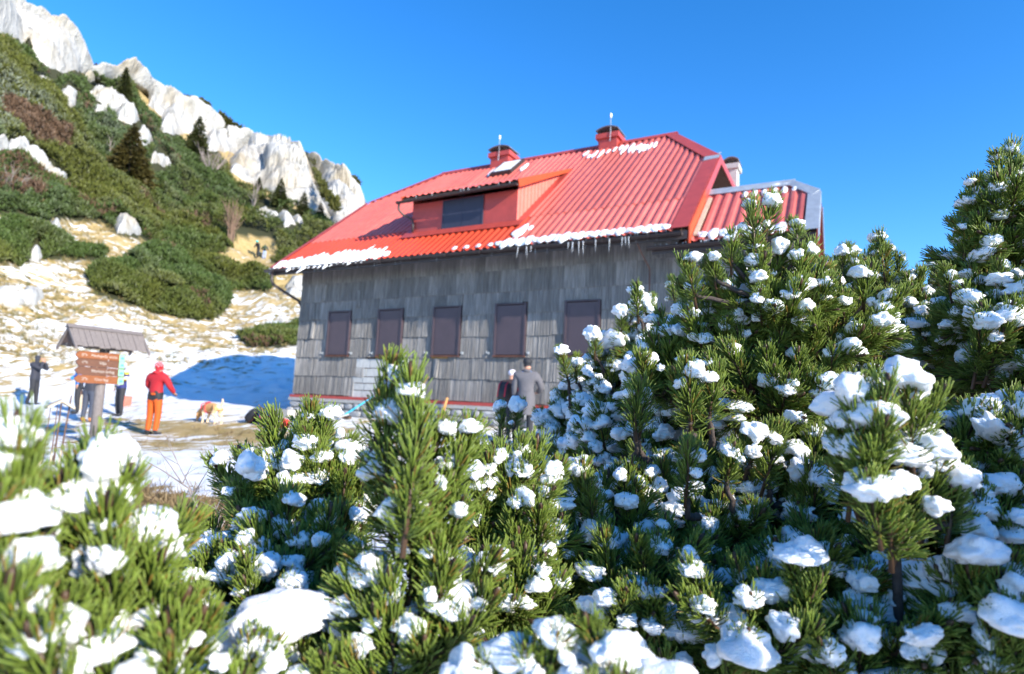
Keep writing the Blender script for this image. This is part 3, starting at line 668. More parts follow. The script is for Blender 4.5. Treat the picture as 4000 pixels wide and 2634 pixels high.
for i in range(25):
    s = i/24; e = ap(AX1, AFY).lerp(Vector((AX1, 2*ARY-AFY, az_(AFY))), s); w = 1-abs(2*s-1); tp = e.lerp(Vector((ARX, e.y, az_(ARY))), w); h = Vector((0, 0, .03*(i % 2))); V += [e+h, tp+h]
for i in range(24): F.append((2*i, 2*i+2, 2*i+3, 2*i+1))
MB().add(V, F).obj('hip_sheet', MT['red_roof'], hut)
MB().prism([(XW, .06, 3.9), (XW, 2*ARY-.06, 3.9), (XW, 2*ARY-AFY, az_(AFY)-.12), (XW, AFY, az_(AFY)-.12)], (2.72, 0, 0)).obj('annex_gable', MT['wood_dark'], hut)
for k in range(7):
    y0 = .05+k*.375; MB().bbox(12.625, 12.65, y0, y0+.365, .3, 4.2+.0).obj('gable_board', MT['wood_dark'], hut)
MB().bbox(XW, 12.62, .055, 2.66, -.3, 4.1).obj('annex_wall', MT['wood_dark'], hut)
MB().prism([(XW+.3, AEY+.02, az_(AEY)-.03), (AX1-.03, AEY+.02, az_(AEY)-.03), (AX1-.03, AFY, az_(AFY)-.05), (XW+.3, AFY, az_(AFY)-.05)], (0, 0, -.06)).obj('annex_soffit', MT['wood_dark'], hut)
gutter((9.62, AEY-.07, AEZ-.07), (AX1-.05, AEY-.07, AEZ-.07), .07, MT['gutter'], hut)
MB().bbox(9.7, AX1-.04, AEY, AEY+.025, AEZ-.2, AEZ-.03).obj('fascia', MT['gutter'], hut)
strip([(XE1+.05, -.5, az_(-.5)+.09), (XE1+.05, 1.0, az_(1.0)+.09)], [(XE1+.14, -.5, az_(-.5)+.08), (XE1+.14, 1.0, az_(1.0)+.08)], .04, MT['wood_pale'], 'batten', (0, 0, 1))
MB().tube([(9.35, GY+.08, GZ), (9.4, -.3, 3.85), (9.5, -.06, 3.6), (9.5, -.05, .5)], .012, 5).obj('lightning_cable', MT['rust'], hut)

# ------------------------------------------------------------------ snow and ice on the roof
def blob_mesh(seed, n=4, flat=.35, amp=.22, fr=1.6, fine=.05):
    bm = bmesh.new(); bmesh.ops.create_icosphere(bm, subdivisions=n, radius=1.0)
    co = np.array([v.co for v in bm.verts]); d = co.copy()
    k = 1 + amp*fbm(d[:, 0]*fr+seed*3.1, d[:, 1]*fr, d[:, 2]*fr, 3, seed) + fine*fbm(d[:, 0]*5+seed, d[:, 1]*5, d[:, 2]*5, 3, seed+5)
    co = d*k[:, None]; lo = co[:, 2] < 0; co[lo, 2] *= flat
    F = np.array([[v.index for v in f.verts] for f in bm.faces]); bm.free()
    me = np_mesh('snow', co, F, True); me.materials.append(MT['snow']); return me
BLOB = [blob_mesh(s) for s in range(14)]
BLOB_LO = [blob_mesh(s+40, 3, .4, .36, 2.0) for s in range(8)]
def put(name, me, parent, mw):
    o = bpy.data.objects.new(name, me); COL.objects.link(o)
    if parent is not None: o.parent = parent; o.matrix_parent_inverse = WM(parent).inverted()
    o.matrix_basis = mw; return o
RM = Matrix((( 1, 0, 0), (0, SLO.y, NRM.y), (0, SLO.z, NRM.z))).to_4x4()
def roof_snow(x, y, w, l, h, pt=rp): put('snow_patch', rs.choice(BLOB_LO), hut, Matrix.Translation(pt(x, y, .03)) @ RM @ Matrix.Diagonal((w, l, h, 1)))
x = XE0+.15
while x < 2.6:                                                          # streaks at the left eave
    roof_snow(x, EY+rs.uniform(.08, .22), .085, rs.uniform(.10, .28)+max(0, .28*math.sin((x+1.8)/4.4*3.1)), .05); x += rs.uniform(.17, .24)
for k in range(9): roof_snow(.55+k*.2, EY+.28+rs.uniform(-.05, .1), .05, rs.uniform(.25, .5), .03)
x = 6.0
while x < 10.0:
    roof_snow(x, EY+.10, rs.uniform(.11, .15), rs.uniform(.09, .26), .05); x += rs.uniform(.16, .21)
for q in range(4): roof_snow(4.7+q*.35, EY+.1, .07, .08, .03)
roof_snow(6.28, EY+.62, .15, .32, .05); roof_snow(6.5, EY+.7, .06, .12, .04)
for k in range(11): roof_snow(6.05+k*.19+rs.uniform(-.03, .03), RY-.45-rs.uniform(0, .3), .065, rs.uniform(.18, .42), .04)
for k in range(7): roof_snow(7.6+k*.12, RY-.62-rs.uniform(0, .3), .05, rs.uniform(.2, .4), .04)
roof_snow(2.72, 4.25, .10, .42, .05); roof_snow(3.98, 4.2, .08, .28, .05)
for q in range(8): roof_snow(10.7+q*.21, AEY+.16, .10, rs.uniform(.12, .26), .05, ap)
for q in range(6): roof_snow(11.3+q*.2, ARY-.30, .06, rs.uniform(.10, .2), .04, ap)
roof_snow(12.0, ARY-.06, .25, .06, .05, ap)
mi, t, b = new_mat('ice'); b.inputs['Base Color'].default_value = (.86, .90, .94, 1); b.inputs['Roughness'].default_value = .12; b.inputs['Transmission Weight'].default_value = .55; b.inputs['IOR'].default_value = 1.31; MT['ice'] = mi
ic = MB()
def icicle(x, y, z, l, r):
    pts = []; rad = []; lean = rs.gauss(0, .06)
    for i in range(6): s = i/5; pts.append((x+lean*l*s, y, z-l*s)); rad.append(max(.0015, r*(1-s)**.8*(1+.2*math.sin(i*2.7+x*9))))
    ic.tube(pts, rad, 6)
x = XE0+.1
while x < XE1-.3:
    icicle(x, EY-.01, EZ+.0, rs.choice([.05, .08, .10, .14, .20])*rs.uniform(.8, 1.3)*(1.25 if 6 < x < 9 else 1), rs.uniform(.010, .018)); x += rs.choice([.05, .1, .2, .2, .3])
for k in range(14): icicle(rs.uniform(6.2, 9.3), EY-.16, GZ-.02, rs.uniform(.12, .34), .014)
for k in range(8): icicle(rs.uniform(DX0, DX1), DRY0-.01, DRZ0, rs.uniform(.06, .22), .012)
for k in range(14): icicle(rs.uniform(9.7, 11.4), AEY-.02, AEZ, rs.uniform(.05, .12), .012)
o = ic.obj('icicles', MT['ice'], hut, True); tag(o, kind='stuff')
# ------------------------------------------------------------------ people, dog
def cloth(name, col, var=.15): return simple(name, col, .8, var, 25, .25)
MT['skin'] = simple('skin', (.50, .26, .17), .6, .08, 20, 0)
def skinned(name, J, E, mats, pick, parent, M4, sub=2):
    """J: joint -> (xyz, radius); E: bones (a, b, tag). One continuous surface; faces take the material of the nearest bone."""
    names = list(J); me = bpy.data.meshes.new(name+'_skeleton'); me.from_pydata([J[n][0] for n in names], [(names.index(a), names.index(b)) for a, b, _ in E], [])
    o = bpy.data.objects.new(name+'_skeleton', me); COL.objects.link(o); md = o.modifiers.new('skin', 'SKIN'); md.use_smooth_shade = True
    for i, n in enumerate(names):
        r = J[n][1]; me.skin_vertices[0].data[i].radius = r if isinstance(r, tuple) else (r, r)
    me.skin_vertices[0].data[0].use_root = True
    s = o.modifiers.new('sub', 'SUBSURF'); s.levels = sub; s.render_levels = sub
    dg = bpy.context.evaluated_depsgraph_get(); dg.update()
    ev = bpy.data.meshes.new_from_object(o.evaluated_get(dg)); bpy.data.objects.remove(o); bpy.data.meshes.remove(me)
    seg = [(Vector(J[a][0]), Vector(J[b][0]), t) for a, b, t in E]; idx = []
    for p in ev.polygons:
        c = p.center; best = None; bd = 9
        for a, b, t in seg:
            u = max(0, min(1, (c-a).dot(b-a)/max((b-a).length_squared, 1e-9))); d = (c-(a+(b-a)*u)).length
            if d < bd: bd = d; best = t
        idx.append(pick(best, c))
    ev.name = name; ev.materials.clear()
    for m in mats: ev.materials.append(m)
    ev.polygons.foreach_set('material_index', idx); ev.polygons.foreach_set('use_smooth', [True]*len(idx)); ev.update()
    return put(name, ev, parent, M4)
def hand(parent, M4, at, d, side, h, mat):
    d = Vector(d).normalized(); s = d.cross(Vector((0, 0, 1))); s = s.normalized() if s.length > .1 else Vector((1, 0, 0)); n = s.cross(d); m = MB(); a = Vector(at)
    m.tube([a-d*.01*h, a+d*.02*h, a+d*.045*h], [.013*h, .021*h, .019*h], 8, True, .55)
    for k, (o, l) in enumerate(((-.016, .034), (-.006, .042), (.005, .045), (.015, .040))):
        b = a+d*.042*h+s*o*h; m.tube([b-d*.01*h, b+d*l*.5*h, b+d*l*h*.85-n*l*.25*h], [.0055*h, .005*h, .004*h], 5)
    b = a+d*.012*h+s*side*.018*h; m.tube([b, b+d*.018*h+s*side*.014*h, b+d*.036*h+s*side*.014*h], [.006*h, .0055*h, .0045*h], 5)
    return put('hand', (lambda me: (me.materials.append(mat), me)[1])(m.mesh('hand', True)), parent, M4)
def person(label, loc, face, h, mats, pose=None, bulk=1.0, hem=.47, pick=None, group='hikers around the hut', lean=(0, 0)):
    pose = pose or {}; b = bulk
    J = {'pelvis': ((0, 0, .52), (.090*b, .070*b)), 'waist': ((0, 0, .60), (.085*b, .066*b)), 'chest': ((0, .0, .72), (.100*b, .075*b)), 'yoke': ((0, -.004, .795), (.070*b, .055*b)), 'neck': ((0, .002, .845), .036), 'jaw': ((0, .014, .888), (.042, .046)), 'head': ((0, .010, .935), (.050, .058)), 'crown': ((0, .002, .975), (.040, .045)),
         'shl': ((-.105*b, 0, .795), .048*b), 'ell': ((-.150*b, -.02, .645), .036*b), 'wrl': ((-.155*b, .03, .51), .026*b), 'shr': ((.105*b, 0, .795), .048*b), 'elr': ((.150*b, -.02, .645), .036*b), 'wrr': ((.155*b, .03, .51), .026*b),
         'hpl': ((-.050, 0, .49), .062), 'knl': ((-.058, .012, .285), .046), 'anl': ((-.060, -.012, .06), .033), 'hel': ((-.060, -.015, .022), .024), 'tol': ((-.066, .085, .018), (.026, .018)), 'hpr': ((.050, 0, .49), .062), 'knr': ((.058, .012, .285), .046), 'anr': ((.060, -.012, .06), .033), 'her': ((.060, -.015, .022), .024), 'tor': ((.066, .085, .018), (.026, .018))}
    for k, v in pose.items(): J[k] = (v, J[k][1])
    J = {k: ((p[0]*h+lean[0]*p[2]*h, p[1]*h+lean[1]*p[2]*h, p[2]*h), (tuple(x*h for x in r) if isinstance(r, tuple) else r*h)) for k, (p, r) in J.items()}
    E = [('pelvis', 'waist', 'torso'), ('waist', 'chest', 'torso'), ('chest', 'yoke', 'torso'), ('yoke', 'neck', 'neck'), ('neck', 'jaw', 'head'), ('jaw', 'head', 'head'), ('head', 'crown', 'head')]
    for s in 'lr': E += [('yoke', 'sh'+s, 'torso'), ('sh'+s, 'el'+s, 'arm'), ('el'+s, 'wr'+s, 'arm'), ('pelvis', 'hp'+s, 'leg'), ('hp'+s, 'kn'+s, 'leg'), ('kn'+s, 'an'+s, 'leg'), ('an'+s, 'he'+s, 'foot'), ('he'+s, 'to'+s, 'foot')]
    # mats: jacket, trousers, shoes, head (hat or hood), skin, extra
    def pk(t, c):
        if pick:
            q = pick(t, c/h)
            if q is not None: return q
        if t in ('torso', 'arm', 'leg') and c.z > hem*h: return 0
        if t == 'leg': return 1
        if t == 'foot': return 2
        if t == 'neck': return 0
        if t == 'head': return 3
        return 0
    loc = Vector((loc[0], loc[1], loc[2] if len(loc) > 2 else float(ground_z(loc[0], loc[1])))); root = empty('person', loc, label, 'person', group)
    M4 = Matrix.Translation(loc) @ Matrix.Rotation(face, 4, 'Z')
    skinned('body', J, E, mats, pk, root, M4)
    return root, M4, {k: Vector(v[0]) for k, v in J.items()}
AWAY = math.atan2(CF[1], CF[0])-math.pi/2                               # facing away from the camera
def child(root, M4, mb, name, mat, smooth=True):
    me = mb.mesh(name, smooth); me.materials.append(mat); return put(name, me, root, M4)
RED = cloth('red_jacket', (.36, .010, .018)); ORANGE = cloth('orange_trousers', (.55, .085, .006)); GREY = cloth('grey_coat', (.105, .100, .110)); BLK = MT['black']; CHAR = cloth('charcoal_jacket', (.030, .032, .045)); BLUE = cloth('bright_blue_jacket', (.01, .22, .62)); SLATE = cloth('slate_trousers', (.050, .058, .085)); WHT = cloth('white_wool', (.75, .70, .76)); DOT = cloth('red_hat', (.50, .02, .03)); PINK = cloth('pinkred_strap', (.60, .03, .06))
# red jacket, orange trousers, seen from behind
LH = 1.78
lady_at = (-1.56, -3.93)
def lady_pick(t, c):
    if t in ('leg', 'torso') and c.z < .585 and c.z > .475: return 5
    if t == 'head' and c.y > .055 and c.z < .93: return 4
r_, M4, J = person('person in a red jacket and orange trousers with a dotted hat', lady_at, AWAY-.15, LH, [RED, ORANGE, BLK, DOT, MT['skin'], BLK], {'elr': (.195, .01, .665), 'wrr': (.205, .10, .575), 'ell': (-.150, .02, .66), 'wrl': (-.09, .13, .60), 'hpl': (-.052, 0, .48), 'anl': (-.055, -.01, .06), 'tor': (.095, .075, .018)}, 1.12, .585, lady_pick)
hc = Vector((0, .010, .945)); hr = (.058, .066, .056)
hat = child(r_, M4, MB().ell(hc*LH, tuple(q*LH for q in hr), None, 16, 12), 'hat', DOT)
m = MB()
for i in range(34):
    z = 1-1.35*(i+.5)/34; a = i*2.39996; q = math.sqrt(max(0, 1-z*z)); d = Vector((q*math.cos(a)*hr[0], q*math.sin(a)*hr[1], z*hr[2])); m.ell((hc+d)*LH, (.013, .013, .013), None, 6, 4)
child(hat, M4, m, 'hat_dots', WHT)['kind'] = 'stuff'
child(r_, M4, MB().tube([Vector((.05*math.cos(a), .055*math.sin(a)-.005, .848+.006*math.sin(a*3)))*LH for a in [i*.5236 for i in range(13)]], .034, 8), 'scarf', DOT)
child(r_, M4, MB().box(Vector((.02, -.075, .555))*LH, (.09, .03, .05)), 'pocket', ORANGE, False)
hand(r_, M4, J['wrr'], (-.3, .8, -.3), -1, LH, MT['skin']); hand(r_, M4, J['wrl'], (.5, .8, .1), 1, LH, MT['skin'])
# black hooded person in profile, hands at the mouth
FR = math.atan2(CR[1], CR[0])-math.pi/2
def man_pick(t, c):
    if t == 'head' and c.y > .045 and .885 < c.z < .955: return 4
r_, M4, J = person('person in a black hooded jacket drinking, standing alone at far left', (-11.16, -2.35), FR+.1, 1.74, [CHAR, BLK, BLK, CHAR, MT['skin']], {'elr': (.11, .15, .70), 'wrr': (.03, .13, .855), 'ell': (-.11, .15, .70), 'wrl': (-.03, .135, .845), 'anl': (-.05, .03, .06), 'hel': (-.05, .027, .022), 'tol': (-.055, .125, .018), 'anr': (.05, -.07, .06), 'her': (.05, -.073, .022), 'tor': (.055, .025, .018)}, 1.05, .50, man_pick, lean=(0, -.02))
hand(r_, M4, J['wrr'], (-.3, -.1, .9), -1, 1.74, MT['skin']); hand(r_, M4, J['wrl'], (.3, -.1, .9), 1, 1.74, MT['skin'])
child(r_, M4, MB().ell(Vector((0, .068, .915))*1.74+Vector((0, -.03, 0)), (.014, .026, .02), None, 8, 6), 'nose', MT['skin'])
# three figures half hidden behind the signpost
g1 = atd((300, 1588), 18.6); g2 = atd((345, 1582), 16.6); g3 = atd((470, 1552), 18.2)
def blue_pick(t, c):
    if t in ('torso', 'arm') and c.z > .775: return 5
r_, M4, J = person('person in a blue and black jacket half hidden behind the signpost', (g1.x, g1.y), AWAY+2.2, 1.74, [BLUE, BLK, BLK, CHAR, MT['skin'], BLK], {'elr': (.16, .05, .66), 'wrr': (.10, .14, .60)}, 1.1, .50, blue_pick)
hand(r_, M4, J['wrr'], (-.4, .8, .1), -1, 1.74, MT['skin']); hand(r_, M4, J['wrl'], (0, .2, -1), 1, 1.74, MT['skin'])
r_, M4, J = person('person in slate trousers right behind the signpost planks', (g2.x, g2.y), AWAY, 1.66, [CHAR, SLATE, cloth('tan_boots', (.40, .16, .05)), CHAR, MT['skin']], None, 1.0, .5)
hand(r_, M4, J['wrr'], (0, .2, -1), -1, 1.66, MT['skin']); hand(r_, M4, J['wrl'], (0, .2, -1), 1, 1.66, MT['skin'])
YEL = cloth('yellow_stripe', (.60, .40, .03)); NAV = cloth('navy_jacket', (.02, .03, .14))
def str_pick(t, c):
    if t in ('arm', 'torso') and c.z > .5: return 5 if int(c.z*24) % 3 == 0 else (6 if int(c.z*24) % 3 == 1 else 0)
r_, M4, J = person('person in a striped blue and yellow jacket right of the signpost', (g3.x, g3.y), AWAY+2.6, 1.66, [NAV, BLK, BLK, WHT, MT['skin'], YEL, WHT], {'ell': (-.20, .02, .68), 'wrl': (-.16, .12, .66)}, 1.05, .5, str_pick)
hand(r_, M4, J['wrr'], (0, .2, -1), -1, 1.66, MT['skin']); hand(r_, M4, J['wrl'], (.5, .8, .1), 1, 1.66, MT['skin'])
# by the wall
def coat_pick(t, c):
    if t == 'head': return 3 if c.z > .895 else 4
    if t == 'neck' and c.z > .83: return 5
gp = atd((2052, 1600), 12.6)
r_, M4, J = person('person in a long grey coat and black beanie facing the hut wall', (gp.x, gp.y), AWAY-.1, 1.80, [GREY, BLK, BLK, BLK, MT['skin'], BLUE], {'elr': (.175, .03, .66), 'wrr': (.13, .13, .60), 'ell': (-.135, .0, .64), 'wrl': (-.13, .04, .50)}, 1.12, .36, coat_pick)
m = MB(); n = 14; V = []
for j, (z, rx, ry) in enumerate(((.60, .100, .080), (.50, .108, .088), (.42, .106, .090), (.34, .100, .088))):
    for i in range(n): a = 2*math.pi*i/n; k = 1+.05*math.sin(a*5+j); V.append(Vector((rx*k*math.cos(a), ry*k*math.sin(a), z))*1.80)
m.add(V, [(j*n+i, (j+1)*n+i, (j+1)*n+(i+1) % n, j*n+(i+1) % n) for j in range(3) for i in range(n)]); child(r_, M4, m, 'coat_skirt', GREY)
child(r_, M4, MB().ell(Vector((0, .004, .955))*1.8, (.098, .108, .085), None, 14, 10), 'beanie', BLK)
child(r_, M4, MB().tube([Vector((.047*math.cos(a), .05*math.sin(a), .845))*1.8 for a in [i*.5236 for i in range(13)]], .03, 8), 'collar', GREY)
hand(r_, M4, J['wrr'], (-.4, .8, 0), -1, 1.8, MT['skin']); hand(r_, M4, J['wrl'], (0, .2, -1), 1, 1.8, MT['skin'])
gp = atd((1975, 1600), 13.1)
def wh_pick(t, c):
    if t == 'head': return 3 if (c.z > .90 or c.y < -.01) else 4
    if t == 'arm' : return 5
r_, M4, J = person('person in a white hat with a dark backpack bending beside the grey coat', (gp.x, gp.y), AWAY-.5, 1.55, [cloth('brown_jacket', (.055, .035, .035)), BLK, BLK, WHT, MT['skin'], RED], {'chest': (0, .06, .71), 'yoke': (0, .09, .78), 'neck': (0, .12, .825), 'jaw': (0, .145, .865), 'head': (0, .15, .91), 'crown': (0, .15, .95), 'shl': (-.11, .09, .78), 'shr': (.11, .09, .78), 'ell': (-.16, .12, .65), 'elr': (.16, .12, .65), 'wrl': (-.12, .2, .58), 'wrr': (.12, .2, .58)}, 1.1, .5, wh_pick)
child(r_, M4, MB().ell(Vector((0, .145, .935))*1.55, (.09, .10, .075), None, 12, 9), 'hat', WHT)
hand(r_, M4, J['wrr'], (-.3, .8, -.1), -1, 1.55, MT['skin']); hand(r_, M4, J['wrl'], (.3, .8, -.1), 1, 1.55, MT['skin'])
def backpack(parent, M4, c, w, d, h, mat, strap, tilt=0):
    R3 = Matrix.Rotation(tilt, 3, 'X'); m = MB(); m.ell(c, (w/2, d/2, h/2), R3, 14, 10, lambda q: 1/max(abs(q.x)**4+abs(q.y)**4+abs(q.z)**4, .2)**.25*.92)
    o = child(parent, M4, m, 'backpack', mat) if parent else None
    m2 = MB(); 
    for sx in (-1, 1): m2.tube([Vector(c)+R3 @ Vector((sx*w*.28, y*d, z*h)) for y, z in ((-.50, -.3), (-.54, 0), (-.50, .3), (-.2, .47))], .012, 6)
    child(parent, M4, m2, 'strap', strap)
    m3 = MB(); m3.ell(Vector(c)+R3 @ Vector((0, -d*.48, -h*.12)), (w*.32, d*.14, h*.24), R3, 10, 8); child(parent, M4, m3, 'pocket', mat)
backpack(r_, M4, (0, -.10, 1.02), .30, .22, .46, cloth('dark_pack', (.035, .030, .032)), PINK, -.25)
# hikers on the hillside path and on the ridge
hp, _ = terr_hit(601, 580); hp2, _ = terr_hit(615, 582)
TURQ = simple('turquoise_helmet', (.05, .62, .60), .3, .05, 10, 0)
bendp = {'chest': (0, .06, .71), 'yoke': (0, .10, .78), 'neck': (0, .13, .82), 'jaw': (0, .155, .86), 'head': (0, .16, .905), 'crown': (0, .16, .94), 'shl': (-.11, .10, .78), 'shr': (.11, .10, .78), 'ell': (-.17, .12, .66), 'elr': (.17, .12, .66), 'wrl': (-.18, .2, .60), 'wrr': (.18, .2, .60), 'knl': (-.06, .07, .29), 'anl': (-.06, .05, .06), 'hel': (-.06, .047, .022), 'tol': (-.06, .14, .018)}
r_, M4, J = person('far hiker with a turquoise helmet on the brown path', hp, AWAY+2.7, 1.75, [BLK, BLK, BLK, BLK, MT['skin']], bendp, 1.15, .5)
child(r_, M4, MB().ell(Vector((0, .16, .93))*1.75, (.12, .14, .10), None, 12, 8), 'helmet', TURQ)
r_, M4, J = person('far hiker in pale blue trousers with a dark backpack on the path', hp2, AWAY+.3, 1.70, [CHAR, cloth('pale_blue_trousers', (.32, .40, .62)), BLK, CHAR, MT['skin']], bendp, 1.15, .5)
backpack(r_, M4, (0, -.10, 1.15), .36, .26, .55, BLK, cloth('green_strap', (.2, .4, .05)), -.2)
hr_, rr_ = terr_hit(226, 156); hr_.z += .9
person('tiny climber on the skyline at the foot of the top left cliff', hr_, AWAY+1.2, 1.75, [BLK, BLK, BLK, BLK, MT['skin']], bendp, 1.1, .5)
# the dog
GOLD = simple('golden_fur', (.62, .33, .13), .9, .3, 30, .6); PALE = simple('pale_fur', (.75, .55, .34), .9, .2, 30, .5)
DJ = {'ribs': ((0, .06, .44), (.115, .135)), 'chest': ((0, .22, .42), (.10, .135)), 'loin': ((0, -.14, .47), (.090, .10)), 'rump': ((0, -.30, .47), (.095, .105)), 'withers': ((0, .30, .47), (.075, .09)), 'neck': ((0, .42, .38), .075), 'poll': ((0, .52, .27), (.070, .075)), 'brow': ((0, .57, .20), (.062, .06)), 'muzzle': ((0, .63, .11), (.034, .036)), 'nose': ((0, .66, .06), .022),
      'tl1': ((0, -.40, .50), .030), 'tl2': ((0, -.47, .60), .030), 'tl3': ((0, -.45, .70), .018)}
DE = [('ribs', 'chest', 'b'), ('ribs', 'loin', 'b'), ('loin', 'rump', 'b'), ('chest', 'withers', 'b'), ('withers', 'neck', 'b'), ('neck', 'poll', 'h'), ('poll', 'brow', 'h'), ('brow', 'muzzle', 'h'), ('muzzle', 'nose', 'h'), ('rump', 'tl1', 't'), ('tl1', 'tl2', 't'), ('tl2', 'tl3', 't')]
for s, x in (('l', -1), ('r', 1)):
    DJ.update({'fs'+s: ((x*.085, .25, .36), .055), 'fe'+s: ((x*.090, .21, .26), .036), 'fw'+s: ((x*.09, .25+.03*x, .13), .026), 'fp'+s: ((x*.09, .25+.03*x, .035), .026), 'ft'+s: ((x*.09, .30+.03*x, .018), .022),
               'hh'+s: ((x*.085, -.30, .40), .070), 'hk'+s: ((x*.095, -.22, .29), .048), 'ho'+s: ((x*.095, -.38, .17), .028), 'hp'+s: ((x*.095, -.34, .035), .024), 'ht'+s: ((x*.095, -.28, .018), .022), 'er'+s: ((x*.075, .50, .27), .026), 'et'+s: ((x*.095, .53, .18), .016)})
    DE += [('chest', 'fs'+s, 'b'), ('fs'+s, 'fe'+s, 'l'), ('fe'+s, 'fw'+s, 'l'), ('fw'+s, 'fp'+s, 'l'), ('fp'+s, 'ft'+s, 'l'), ('rump', 'hh'+s, 'b'), ('hh'+s, 'hk'+s, 'l'), ('hk'+s, 'ho'+s, 'l'), ('ho'+s, 'hp'+s, 'l'), ('hp'+s, 'ht'+s, 'l'), ('poll', 'er'+s, 'h'), ('er'+s, 'et'+s, 'h')]
dl = (-1.9, -2.15); dz = float(ground_z(*dl)); dog = empty('dog', (*dl, dz), 'golden dog with a pink harness sniffing the snow', 'dog')
DM = Matrix.Translation((*dl, dz)) @ Matrix.Rotation(FR+math.pi-.75+math.pi*2+.2, 4, 'Z')
skinned('body', DJ, DE, [GOLD, PALE], lambda t, c: 1 if t == 'l' or (t == 'b' and c.z < .36) or t == 't' else 0, dog, DM)
for y, rr in ((.30, .125), (.12, .142)): child(dog, DM, MB().tube([(rr*math.cos(a), y+(.05*math.sin(a) if y > .2 else 0), .43+rr*1.02*math.sin(a)) for a in [i*.4189 for i in range(16)]], .012, 6), 'harness_strap', PINK)
child(dog, DM, MB().tube([(0, .12, .585), (0, .2, .57), (0, .30, .56)], .02, 6), 'harness_strap', PINK)

# ------------------------------------------------------------------ signpost with four arrow boards under a little roof
sp0 = atd((386, 1560), 12.27); sgz = float(ground_z(sp0.x, sp0.y)); sign = empty('signpost', (sp0.x, sp0.y, sgz), 'wooden trail signpost with four arrow boards under a small shingled roof', 'signpost')
vd = Vector((sp0.x-C[0], sp0.y-C[1], 0)).normalized(); sa = math.atan2(vd.y, vd.x)-math.pi/2; TH = .43
SM = Matrix.Translation((sp0.x, sp0.y, 0)) @ Matrix.Rotation(sa+TH, 4, 'Z')
def sz(cy): return (atd((200+620/3.335, 1250+cy/3.335), 12.27)).z
_sn = SM.to_3x3() @ Vector((0, 1, 0))
def sx(cx, cy): p = on_plane((200+cx/3.335, 1250+cy/3.335), tuple(_sn), _sn.dot(SM.translation)-.13); return (SM.inverted() @ p).x
UXm = .00516/3.335*1.0                                                  # metres per pixel of the sign close-up
def slink(mb, name, mat, parent=sign, smooth=False): me = mb.mesh(name, smooth); me.materials.append(mat); return put(name, me, parent, SM)
ztop = sz(380)
p_ = MB(); n = 12; p_.tube([(0, 0, sgz-.3), (0, 0, (sgz+ztop)/2), (0, 0, ztop)], [.095, .092, .09], 14); slink(p_, 'post', MT['wood_grey'], smooth=True)
p_ = MB(); rz0 = sz(350); p_.bbox(-.52, -.32, -.12, .25, rz0-.02, rz0+.10); p_.bbox(.36, .56, -.12, .25, rz0-.02, rz0+.10)
for xa in (-.42, .46): slink(MB().bbox(xa-.04, xa+.04, -.14, .30, rz0-.03, rz0+.07), 'bracket', MT['wood_dark'])
zr = sz(120); ze_ = sz(370)
for s in (-1, 1):                                                       # shakes on both slopes
    for i in range(13):
        x0 = -.66+i*1.32/13; x1 = x0+1.32/13-.006; j = pr_ = rs.uniform(-.012, .012)
        P = [Vector((x0, .02*s, zr)), Vector((x1, .02*s, zr)), Vector((x1, s*.34, ze_+j)), Vector((x0, s*.34, ze_+j))]
        if s > 0: P = P[::-1]
        slink(MB().prism(P, (0, 0, .02)), 'shake', MT['wood_grey'])
slink(MB().prism([(-.72, -.09, zr-.03), (-.72, 0, zr+.045), (-.72, .09, zr-.03), (-.72, 0, zr-.005)], (1.40, 0, 0)), 'ridge_board', MT['wood_grey'])
for xe in (-.70, .66):
    for s in (-1, 1): slink(MB().prism([(xe, 0, zr+.012), (xe, s*.40, ze_-.02), (xe, s*.40, ze_-.075), (xe, 0, zr-.06)], (.04, 0, 0)), 'barge_board', MT['wood_grey'])
    slink(MB().prism([(xe+.03, -.22, ze_+.06), (xe+.03, .22, ze_+.06), (xe+.03, 0, zr-.05)], (.02, 0, 0)), 'gable', MT['wood_dark'])
def board_mat(nm, c): return simple(nm, c, .55, .25, 8, .1, stretch=(1, 1, 6))
BM1 = board_mat('orange_brown_board', (.21, .062, .014)); BM2 = board_mat('brown_board', (.115, .044, .021))
MT['letter'] = simple('white_lettering', (.42, .38, .33), .7, .05, 10, 0); MT['emblem'] = simple('pale_green_emblem', (.22, .62, .36), .6, .05, 10, 0); MT['emblem2'] = simple('teal_mark', (.03, .55, .45), .6, .05, 10, 0)
def text_part(txt, x, z, size, parent, align='LEFT', y=-.132):
    cu = bpy.data.curves.new('lettering', 'FONT'); cu.body = txt; cu.size = size; cu.align_x = align; cu.align_y = 'CENTER'; cu.extrude = .0015; cu.resolution_u = 3
    o = bpy.data.objects.new('lettering', cu); COL.objects.link(o); dg = bpy.context.evaluated_depsgraph_get(); me = bpy.data.meshes.new_from_object(o.evaluated_get(dg)); bpy.data.objects.remove(o); bpy.data.curves.remove(cu)
    me.materials.clear(); me.materials.append(MT['letter'])
    put('lettering', me, parent, SM @ Matrix.Translation((x, y, z)) @ Matrix.Rotation(math.pi/2, 4, 'X'))
